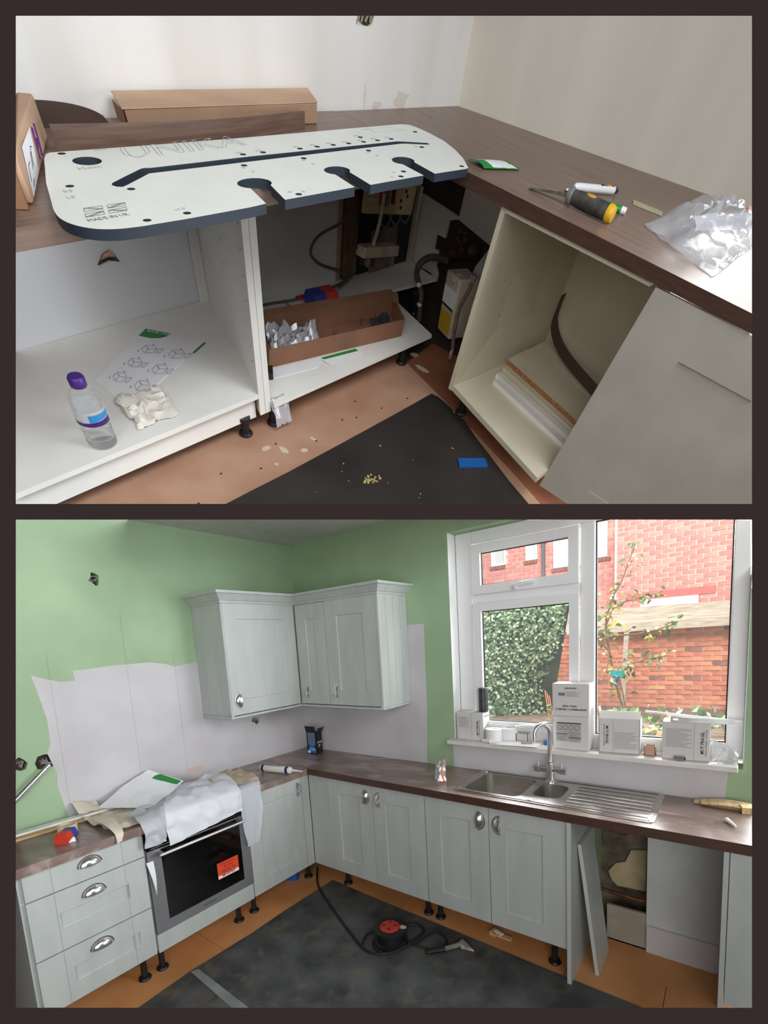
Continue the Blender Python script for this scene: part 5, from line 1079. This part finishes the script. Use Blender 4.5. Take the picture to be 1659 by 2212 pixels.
# ------------------------------------------------------------------ things in the open left unit
DZ = .185
u = thing('water_bottle', 'clear plastic water bottle with purple cap standing in the left unit', 'bottle', (.30, -2.545, DZ))
bx, by = .315, -2.53
PET = mat('clear_plastic', (246, 250, 252), .04, trans=1., ior=1.25, alpha=.55)
WAT = mat('water', (235, 243, 248), .02, trans=1., ior=1.33)
pf = [(.046, 0), (.054, .006), (.056, .02), (.052, .03), (.056, .042), (.052, .054), (.056, .066), (.052, .078), (.057, .09), (.058, .10), (.058, .15), (.057, .158), (.054, .176), (.044, .196), (.030, .208), (.026, .212), (.026, .225)]
put(G().lathe(pf, (bx, by, DZ + .001), n=28), 'bottle_body', PET, u)
put(G().lathe([(.0584, .10), (.0584, .15)], (bx, by, DZ), n=28, cap=False), 'label_band', mat('label_film', (222, 226, 236), .3, alpha=.45), u)
def arcband(h0, h1, a0, a1, mm, nm, r=.0589):
    g = G().sheet(lambda a_, b_: (bx + r * math.cos(a0 + (a1 - a0) * a_), by + r * math.sin(a0 + (a1 - a0) * a_), DZ + h0(a_) + (h1(a_) - h0(a_)) * b_), 20, 3, .0004); put(g, nm, mm, u)
PUR = mat('purple_print', (78, 40, 120), .4)
arcband(lambda t: .098, lambda t: .106 + .012 * t, -2.6, .9, PUR, 'purple_band'); arcband(lambda t: .112 + .012 * t, lambda t: .140, -.6, .9, mat('blue_label', (60, 150, 210), .4), 'blue_print')
put(G().lathe([(.027, .216), (.029, .219), (.029, .243), (.025, .249), (.006, .25)], (bx, by, DZ), n=24), 'cap', mat('purple_cap', (84, 50, 140), .4), u, label='purple screw cap')
sh = [(-.325, -1.895), (-.10, -1.715), (.03, -1.90), (.18, -2.31), (-.075, -2.325)]
u = thing('assembly_leaflet', 'white assembly leaflet with green corner and line drawings in the left unit', 'leaflet', (-.05, -2.0, DZ))
P4 = [Vector((-.325, -1.895)), Vector((-.095, -1.715)), Vector((.185, -2.325)), Vector((-.075, -2.325))]
def ls(a_, b_, d=.0): 
    p = P4[0].lerp(P4[1], a_).lerp(P4[3].lerp(P4[2], a_), b_); return Vector((p.x, p.y, DZ + .002 + d))
put(G().sheet(lambda a_, b_: ls(a_, b_), 8, 8, .002), 'paper_sheet', PAPER, u)
put(G().plate([(.0, .0), (.42, .0), (.40, .06), (.33, .11), (.2, .145), (.0, .15)], [], lambda a_, b_, w_: tuple(ls(a_, b_, .0012 + w_)), 0, .0006), 'green_corner', GREENP, u)
d1 = (P4[1] - P4[0]).to_3d().normalized(); 
put(text('BASE UNIT', .026, frame(ls(.05, .045, .002), d1, (-d1.y, d1.x, 0)), .0005), 'lettering', PAPER, u)
put(G().obox(ls(1.0, .03, 0), (ls(1, .2) - ls(1, .03)), d1 * .01, (0, 0, .001)), 'green_edge', GREENP, u)
for r_ in range(3):
    for c_ in range(2):
        o = (.24 + .46 * c_, .28 + .24 * r_ - .04 * c_); g = G()
        for L in (((0, 0), (.13, -.04), (.22, 0), (.22, .09), (.10, .13), (0, .09), (0, 0)), ((.10, .13), (.10, .04), (.22, 0)), ((.10, .04), (0, 0)), ((.26, -.02), (.31, -.03), (.31, .06), (.26, .07), (.26, -.02))):
            for i in range(len(L) - 1): g.tube([ls(o[0] + L[i][0], o[1] + L[i][1] * .8, .002), ls(o[0] + L[i + 1][0], o[1] + L[i + 1][1] * .8, .002)], .0008, 4)
        for L in (((-.04, .10), (-.01, .115)), ((.08, -.05), (.11, -.04)), ((.05, .02), (.08, .03))): g.tube([ls(o[0] + L[0][0], o[1] + L[0][1], .002), ls(o[0] + L[1][0], o[1] + L[1][1], .002)], .0022, 4)
        put(g, 'line_drawing', mat('drawing_ink', (130, 130, 140), .8), u)
TIS = mat('tissue_cream', (232, 228, 218), .9, var=.02)
def tisf(s_): return lambda a_, b_: (.10 + .23 * a_ + .03 * nz(a_ * 3, b_ * 3, s_), -2.33 + .20 * b_ - .05 * a_ + .03 * nz(a_ * 3, b_ * 3, s_ + 5), DZ + .006 + .028 * abs(nz(a_ * 3 + s_, b_ * 3, s_ + 9)) * math.sin(math.pi * a_) ** .5 + .025 * abs(nz(a_ * 8, b_ * 8, s_)))
put(G().sheet(tisf(2), 18, 16, .0012), 'tissue', TIS, label='scrunched cream tissue on the corner of the assembly leaflet', cat='tissue')

# ------------------------------------------------------------------ things in the open corner
u = thing('hardware_tray', 'long brown cardboard tray of fittings in the open corner', 'tray', (.2, -1.1, .137))
tq = [Vector((.18, -1.55, .1375)), Vector((.33, -.68, .1375)), Vector((.12, -.54, .1375)), Vector((-.065, -1.40, .1375))]; hz_ = Vector((.01, 0, .085)); g = G()
for i in range(4):
    a_, b_ = tq[i], tq[(i + 1) % 4]; c_ = sum(tq, Vector()) / 4; n_ = (c_ - (a_ + b_) / 2).normalized() * .004
    g.hexa([a_, b_, b_ + n_, a_ + n_], [a_ + hz_, b_ + hz_, b_ + n_ + hz_, a_ + n_ + hz_])
CB2 = mat('tray_cardboard', (142, 102, 78), .85, var=.05, scale=6)
put(g, 'tray_wall', CB2, u); put(G().hexa(tq, [t + Vector((0, 0, .003)) for t in tq]), 'tray_floor', CB2, u)
put(G().hexa([tq[3] + hz_, tq[2] + hz_, tq[2] + hz_ + Vector((-.055, .03, .012)), tq[3] + hz_ + Vector((-.055, -.0, .012))], [v + Vector((0, 0, .003)) for v in (tq[3] + hz_, tq[2] + hz_, tq[2] + hz_ + Vector((-.055, .03, .012)), tq[3] + hz_ + Vector((-.055, -.0, .012)))]), 'tray_flap', CB2, u)
put(G().obox(tq[2] + hz_ + Vector((-.03, .01, .012)), (.03, .02, .0), (.055, -.05, -.02), (0, 0, .003)), 'tray_flap', CB2, u)
rt = random.Random(17)
def tr(a_, b_, z): p = tq[0].lerp(tq[1], a_).lerp(tq[3].lerp(tq[2], a_), b_); return Vector((p.x, p.y, .1415 + z))
put(G().sheet(lambda a_, b_: tr(.03 + .34 * a_, .12 + .7 * b_, .02 + .10 * abs(nz(a_ * 4, b_ * 4, 3)) + .05 * abs(nz(a_ * 9, b_ * 9, 5))), 18, 14, .001), 'fittings_bag', mat('fittings_film', (206, 206, 214), .12, alpha=.55, spec=1.), label='clear bag of cabinet fittings in the cardboard tray', cat='plastic bag')
for i in range(6):
    p = tr(.42 + .08 * i + rt.uniform(-.02, .02), rt.uniform(.25, .7), .001); mm = [GALV, mat('zinc', (150, 150, 150), .4, metal=.8), mat('wood_dowel', (200, 164, 116), .8)][i % 3]
    d_ = Vector((rt.uniform(-1, 1), rt.uniform(-1, 1), 0)).normalized()
    nm, lab = [('hinge_plate', 'metal hinge plate'), ('bolt', 'zinc bolt'), ('wooden_bracket', 'pale wooden corner bracket')][i % 3]
    if i % 3 == 2: put(G().plate([(0, 0), (.05, 0), (.05, .02), (.025, .03), (.02, .05), (0, .05)], [], lambda a_, b_, w_: tuple(p + Vector((a_, b_, w_))), 0, .016), nm, mm, label=lab + [' near the middle of the cardboard tray', ' further along the cardboard tray'][i // 3], cat='fitting')
    elif i % 3 == 0: put(G().plate(rrect(0, .05, 0, .022, .006), [ellipse(.012, .011, .004, .004, 8), ellipse(.038, .011, .004, .004, 8)], lambda a_, b_, w_: tuple(p + Vector((a_ * d_.x - b_ * d_.y, a_ * d_.y + b_ * d_.x, w_))), 0, .003), nm, mm, label=lab + [' beside the fittings bag in the tray', ' near the far end of the tray'][i // 3], cat='fitting')
    else: put(G().lathe([(.009, 0), (.009, .008), (.005, .008), (.005, .05)], p + Vector((0, 0, .01)), d_, 10), nm, mm, label=lab + [' lying in the cardboard tray', ' at the far end of the cardboard tray'][i // 3], cat='fitting')
put(G().sheet(lambda a_, b_: tr(.80 + .14 * a_, .2 + .6 * b_, .012 + .05 * abs(nz(a_ * 5, b_ * 5, 13))), 10, 10, .001), 'parts_bag', mat('dark_film', (70, 76, 84), .1, alpha=.6, spec=1.), label='small dark bag of parts at the far end of the tray', cat='plastic bag')
CZ = .1365
put(G().hexa([(.26, -1.63, CZ), (.31, -1.33, CZ), (.245, -1.235, CZ), (.20, -1.56, CZ)], [(.26, -1.63, CZ + .002), (.31, -1.33, CZ + .002), (.245, -1.235, CZ + .002), (.20, -1.56, CZ + .002)]), 'paper_sheet', PAPER, label='white paper under the near side of the cardboard tray', cat='paper')
u = thing('leaflet', 'green and white leaflet peeping out before the cardboard tray', 'leaflet', (.3, -1.15, CZ))
put(G().hexa([(.258, -1.27, CZ + .003), (.325, -1.26, CZ + .003), (.34, -1.03, CZ + .003), (.29, -1.03, CZ + .003)], [(.258, -1.27, CZ + .005), (.325, -1.26, CZ + .005), (.34, -1.03, CZ + .005), (.29, -1.03, CZ + .005)]), 'paper_sheet', PAPER, u)
put(G().hexa([(.258, -1.26, CZ + .0052), (.278, -1.255, CZ + .0052), (.315, -1.03, CZ + .0052), (.29, -1.03, CZ + .0052)], [(.258, -1.26, CZ + .0062), (.278, -1.255, CZ + .0062), (.315, -1.03, CZ + .0062), (.29, -1.03, CZ + .0062)]), 'green_band', GREENP, u)
put(G().hexa([(.245, -1.66, CZ), (.27, -1.60, CZ), (.215, -1.555, CZ), (.19, -1.61, CZ)], [(.245, -1.66, CZ + .03), (.27, -1.60, CZ + .03), (.215, -1.555, CZ + .03), (.19, -1.61, CZ + .03)]), 'black_bracket', BLACKP, label='black plastic piece beside the near end of the tray', cat='bracket')
put(G().sheet(lambda a_, b_: (.39 + .05 * a_ + .01 * nz(a_ * 4, b_ * 4, 1), -1.735 + .10 * b_ + .02 * nz(a_ * 3, b_ * 3, 8), .137 - .11 * a_ ** 2 + .02 * abs(nz(a_ * 5, b_ * 5, 2))), 12, 10, .001), 'film_scrap', mat('fittings_film', (206, 206, 214)), label='clear film hanging from the corner floor panel', cat='film')
u = thing('screw_box', 'red and blue hexagonal screw box behind the cardboard tray', 'screw box', (-.13, -.90, CZ)); hexbox((-.17, -.845, CZ + .001), 1.45, .17, .065, .07, u)
u = thing('leaflet', 'green leaflet corner behind the near end of the tray', 'leaflet', (-.2, -1.1, CZ)); put(G().obox((-.25, -1.17, CZ), (.10, -.04, 0), (.02, .13, 0), (0, 0, .002)), 'paper_sheet', GREENP, u); put(G().obox((-.235, -1.04, CZ + .0005), (.10, -.02, 0), (.015, .10, 0), (0, 0, .002)), 'inner_page', PAPER, u)
put(G().tube([(-.255, -1.035, CZ + .012), (-.14, -1.065, CZ + .012)], .006, 6), 'pencil', mat('orange_pencil', (222, 104, 40), .5), label='orange pencil behind the cardboard tray', cat='pencil')
GC = mat('grey_green_cable', (92, 94, 78), .6)
u = thing('hanging_cable', 'grey-green cable hanging from the wall and running along the corner', 'cable', (-.3, -.8, CZ))
put(G().tube(curve_pts([(-.318, -.474, .45), (-.322, -.546, .41), (-.335, -.711, .372), (-.335, -.776, .312), (-.33, -.709, .251), (-.318, -.56, .20), (-.30, -.49, .165)], 6), .007, 8), 'cable_run', GC, u)
put(G().tube(curve_pts([(-.31, -.45, .16), (-.28, -.60, .15), (-.27, -.80, .147), (-.27, -.95, .147), (-.30, -1.11, .148), (-.33, -1.3, .148)], 6), .007, 8), 'cable_run', GC, u)
put(G().tube([(-.27, -.95, .152), (-.265, -.87, .152)], .011, 8), 'red_sleeve', RED, u)
put(G().tube(curve_pts([(-.30, -.43, .175), (-.27, -.52, .165), (-.25, -.62, .15)], 5), .007, 8), 'cable_run', GC, u)
TIM = mat('dark_timber', (112, 80, 58), .9, var=.15, scale=9, stretch=(8, 8, 1))
put(G().box(-.352, -.33, -.50, -.42, CZ, .60), 'timber_post', TIM, label='dark timber upright on the corner wall', cat='timber')
put(G().obox((-.352, -.52, CZ), (.008, 0, 0), (0, -.03, 0), (0, .01, .45)), 'timber_lath', mat('plaster_lath', (176, 150, 126), .9), label='thin plastered lath left of the timber upright', cat='timber')
u = thing('service_recess', 'dark service recess with conduits behind the connector box', 'recess', (-.35, -.1, CZ))
put(G().hexa([(-.357, -.36, CZ), (-.348, .12, CZ), (-.338, .12, CZ), (-.347, -.36, CZ)], [(-.357, -.36, .60), (-.348, .12, .60), (-.338, .12, .60), (-.347, -.36, .60)]), 'recess_back', mat('recess_black', (34, 34, 38), .8), u)
for y in (-.22, -.12, -.03): put(G().tube(curve_pts([(-.328, y, .40), (-.32, y + .03, .36), (-.317, y + .07, .345), (-.322, y + .11, .38), (-.328, y + .14, .44)], 5), .007, 8), 'conduit', mat('grey_conduit', (98, 98, 102), .6), u)
put(G().box(-.34, -.325, -.26, -.02, CZ, .335), 'plaster_plug', mat('crumbly_plaster', (112, 100, 88), .95, var=.15, scale=14), u)
u = thing('socket_panel', 'dirty cream cooker socket panel on the corner wall', 'socket panel', (-.32, -.17, .39))
SP_ = mat('dirty_cream_plastic', (206, 186, 146), .5, var=.08, scale=9)
fs_ = lambda a_, b_, w_: (-.300 + w_ + .0 * a_, -.41 + a_ + .04 * b_, .445 + b_ - .125 * a_)
put(G().plate([(0, 0), (.45, 0), (.47, .13), (.01, .13)], [], fs_, 0, .02), 'face_plate', SP_, u, bevel=.003)
for nm, x0, x1, y0, y1, mm in (('red_switch', .125, .175, .04, .115, RED), ('grey_switch', .18, .215, .035, .11, mat('switch_grey', (128, 122, 118), .5)), ('red_switch', .235, .265, .045, .11, mat('dark_red', (120, 34, 34), .5))): put(G().plate([(x0, y0), (x1, y0), (x1, y1), (x0, y1)], [], fs_, .02, .026), nm, mm, u)
for x in (.04, .085):
    s_ = put(G().plate([(x - .018, .05), (x + .018, .05), (x + .018, .11), (x - .018, .11)], [], fs_, .02, .022), 'socket_face', mat('pale_cream', (222, 208, 176), .5), u)
    for a_, b_ in ((x, .095), (x - .008, .07), (x + .008, .07)): put(G().plate([(a_ - .002, b_ - .005), (a_ + .002, b_ - .005), (a_ + .002, b_ + .005), (a_ - .002, b_ + .005)], [], fs_, .022, .0225), 'socket_slot', BLACKP, s_)
for a_, b_ in ((.33, .06), (.37, .10), (.385, .08), (.335, .03)): put(G().plate(ellipse(a_, b_, .012, .009, 10), [], fs_, .02, .021), 'knockout_hole', DARKHOLE, u)
u = thing('connector_box', 'dirty white connector block hanging on a white cable', 'connector', (-.28, -.25, .25))
fc = lambda a_, b_, w_: (-.31 + w_, -.43 + a_ + .03 * b_, .26 + b_ - .11 * a_)
put(G().plate([(0, 0), (.345, 0), (.345, .05), (.02, .05)], [], fc, 0, .07), 'box_body', mat('dirty_white_plastic', (206, 196, 172), .6, var=.08, scale=12), u, bevel=.008)
put(G().tube(curve_pts([(-.262, -.32, .30), (-.258, -.295, .37), (-.258, -.275, .43), (-.262, -.26, .52)], 5), .011, 8), 'white_cable', mat('stained_cable', (196, 190, 176), .6, var=.1, scale=14), u)
u = thing('gas_knob_plate', 'small dark red plate with round knob under the connector block', 'plate', (-.31, -.27, .2)); put(G().obox((-.335, -.36, .195), (.02, 0, 0), (0, .13, -.03), (0, 0, .035)), 'plate_body', mat('plum_plate', (92, 46, 50), .6), u); put(G().lathe([(.022, 0), (.022, .016), (.01, .02)], (-.314, -.31, .205), (1, 0, 0), 16), 'knob', mat('grey_knob', (140, 134, 128), .5), u)
put(G().obox((-.325, .105, CZ), (.025, 0, 0), (.0, .03, 0), (.0, .02, .36)), 'corner_batten', mat('pale_batten', (180, 168, 150), .8, var=.05), label='pale painted batten in the inner corner under the worktop', cat='batten')

u = thing('water_filter', 'grubby white water filter unit with labels in the open corner', 'water filter', (.33, -.2, 0))
wf = Vector((.235, -.19, .03)); wx = Vector((.14, -.05, 0)); wy = Vector((.05, .14, 0)); GW = mat('grubby_white', (196, 188, 170), .6, var=.08, scale=9)
put(G().obox(wf, wx, wy, (-.01, 0, .30)), 'housing', GW, u, bevel=.012)
wn = Vector((wx.y, -wx.x, 0)).normalized(); wn = wn if wn.y < 0 else -wn
def wl_(a_, b_, d): return wf + wx * a_ + Vector((-.01 * b_ / .3, 0, b_)) + wn * d
put(G().hexa([wl_(.08, .02, .001), wl_(.92, .02, .001), wl_(.92, .02, 0), wl_(.08, .02, 0)], [wl_(.08, .12, .001), wl_(.92, .12, .001), wl_(.92, .12, 0), wl_(.08, .12, 0)]), 'yellow_label', mat('yellow_label', (206, 166, 50), .6), u)
put(G().hexa([wl_(.05, .15, .001), wl_(.95, .15, .001), wl_(.95, .15, 0), wl_(.05, .15, 0)], [wl_(.05, .235, .001), wl_(.95, .235, .001), wl_(.95, .235, 0), wl_(.05, .235, 0)]), 'white_label', PAPER, u)
put(G().hexa([wl_(.06, .14, .002), wl_(.9, .14, .002), wl_(.9, .14, 0), wl_(.06, .14, 0)], [wl_(.06, .152, .002), wl_(.9, .152, .002), wl_(.9, .152, 0), wl_(.06, .152, 0)]), 'black_bar', INK, u)
put(G().ball(wl_(.5, .275, -.05), .05, .06, .03), 'dome_top', GW, u)
put(G().lathe([(.05, 0), (.055, .01), (.055, .24), (.045, .26)], (.50, -.16, .0), n=20), 'side_canister', mat('canister_cream', (206, 196, 176), .5, var=.05), u)
put(G().lathe([(.056, .12), (.056, .13)], (.50, -.16, 0), n=20, cap=False), 'canister_band', COPPER, u)
u = thing('stop_valve', 'old dirty pipe valve on the dark corner wall', 'valve', (.14, .05, .25))
OB = mat('dirty_brass', (84, 64, 50), .6, metal=.4, rgb2=(52, 42, 38), scale=20)
put(G().tube([(.02, .02, .29), (.12, .03, .33), (.24, .05, .37)], .03, 12).lathe([(.03, 0), (.035, .02), (.035, .05), (.02, .06), (.02, .10)], (.15, .03, .33), (.3, -.2, .9), 14), 'valve_body', OB, u)
put(G().ball((.235, .02, .38), .04, .04, .035), 'valve_knob', OB, u)
for k in range(5): put(G().ball((.15 + .03 * math.cos(k * 1.256), .0 + .02 * math.sin(k), .42 + .02 * math.sin(k * 1.256)), .014), 'wheel_lobe', OB, u)
HOSE = mat('grey_hose', (82, 74, 66), .5, var=.1, scale=40)
u = thing('drain_hose', 'grey corrugated hose curving from the valve to the floor', 'hose', (.06, -.2, 0))
hp_ = curve_pts([(.10, -.02, .30), (.05, -.12, .315), (.02, -.18, .29), (.012, -.2, .245), (.035, -.2, .205), (.07, -.2, .165), (.08, -.2, .11), (.09, -.2, .02)], 10)
put(G().tube(hp_, [.016 + .0022 * (i % 2) for i in range(len(hp_))], 10), 'hose_run', HOSE, u)
for p in ((.048, -.205, .195), (.078, -.205, .105)): put(G().ball(p, .019, .019, .014), 'paint_blob', mat('blob_white', (220, 212, 196), .7), u)
u = thing('braided_hose', 'thin braided hose hanging down beside the right unit', 'hose', (.54, -.42, .02))
put(G().tube(curve_pts([(.565, -.42, .44), (.553, -.43, .378), (.528, -.44, .288), (.531, -.44, .182), (.545, -.44, .10)], 7), .011, 10), 'hose_run', mat('braid', (106, 98, 84), .5, metal=.3, var=.2, scale=80), u)
put(G().lathe([(.017, 0), (.017, .025), (.012, .03)], (.56, -.425, .425), (.2, 0, 1), 6), 'hose_nut', CHROME, u); put(G().lathe([(.013, 0), (.014, .03), (.009, .06)], (.545, -.44, .05), (0, 0, 1), 10), 'hose_tail', CHROME, u)
# ------------------------------------------------------------------ each room is modelled as far as the photograph shows it: the sets end on these planes
CUT = {'A': [(.23783, .96236, -.13152), (-.99889, .02739, -.03843), (-.48552, .57656, -.65715), (.21218, -.185, .95956)],
       'B': [(.23783, .96236, -.13152), (-.99889, .02739, -.03843), (-.19546, .16214, -.96722), (-.36474, .55663, .74641)]}
bpy.context.view_layer.update()
dead = []
for key, objs in MADE.items():
    for o in objs:
        if o.type != 'MESH': continue
        mw = o.matrix_world; bb = [mw @ Vector(c) for c in o.bound_box]; inv = mw.inverted()
        cuts = []; gone = False
        for n in CUT[key]:
            n = Vector(n); d = [(p - CAM).dot(n) for p in bb]
            if max(d) <= 0: gone = True
            elif min(d) < 0: cuts.append(n)
        if gone: dead.append(o); continue
        if not cuts: continue
        if o.data.users > 1: o.data = o.data.copy()
        bm = bmesh.new(); bm.from_mesh(o.data)
        for n in cuts:
            no = (mw.to_3x3().transposed() @ n).normalized()
            r = bmesh.ops.bisect_plane(bm, geom=bm.verts[:] + bm.edges[:] + bm.faces[:], dist=1e-6, plane_co=inv @ CAM, plane_no=no, clear_inner=True)
            ed = [e for e in r['geom_cut'] if isinstance(e, bmesh.types.BMEdge) and e.is_boundary]
            if ed:
                try: bmesh.ops.holes_fill(bm, edges=ed, sides=0)
                except Exception: pass
        if not bm.faces: dead.append(o)
        else: bm.to_mesh(o.data); o.data.set_sharp_from_angle(angle=.61)
        bm.free()
for o in dead:
    for c in list(o.children): c.parent = o.parent
    bpy.data.objects.remove(o)
for o in list(bpy.data.objects):
    if o.type == 'EMPTY' and not o.children: bpy.data.objects.remove(o)
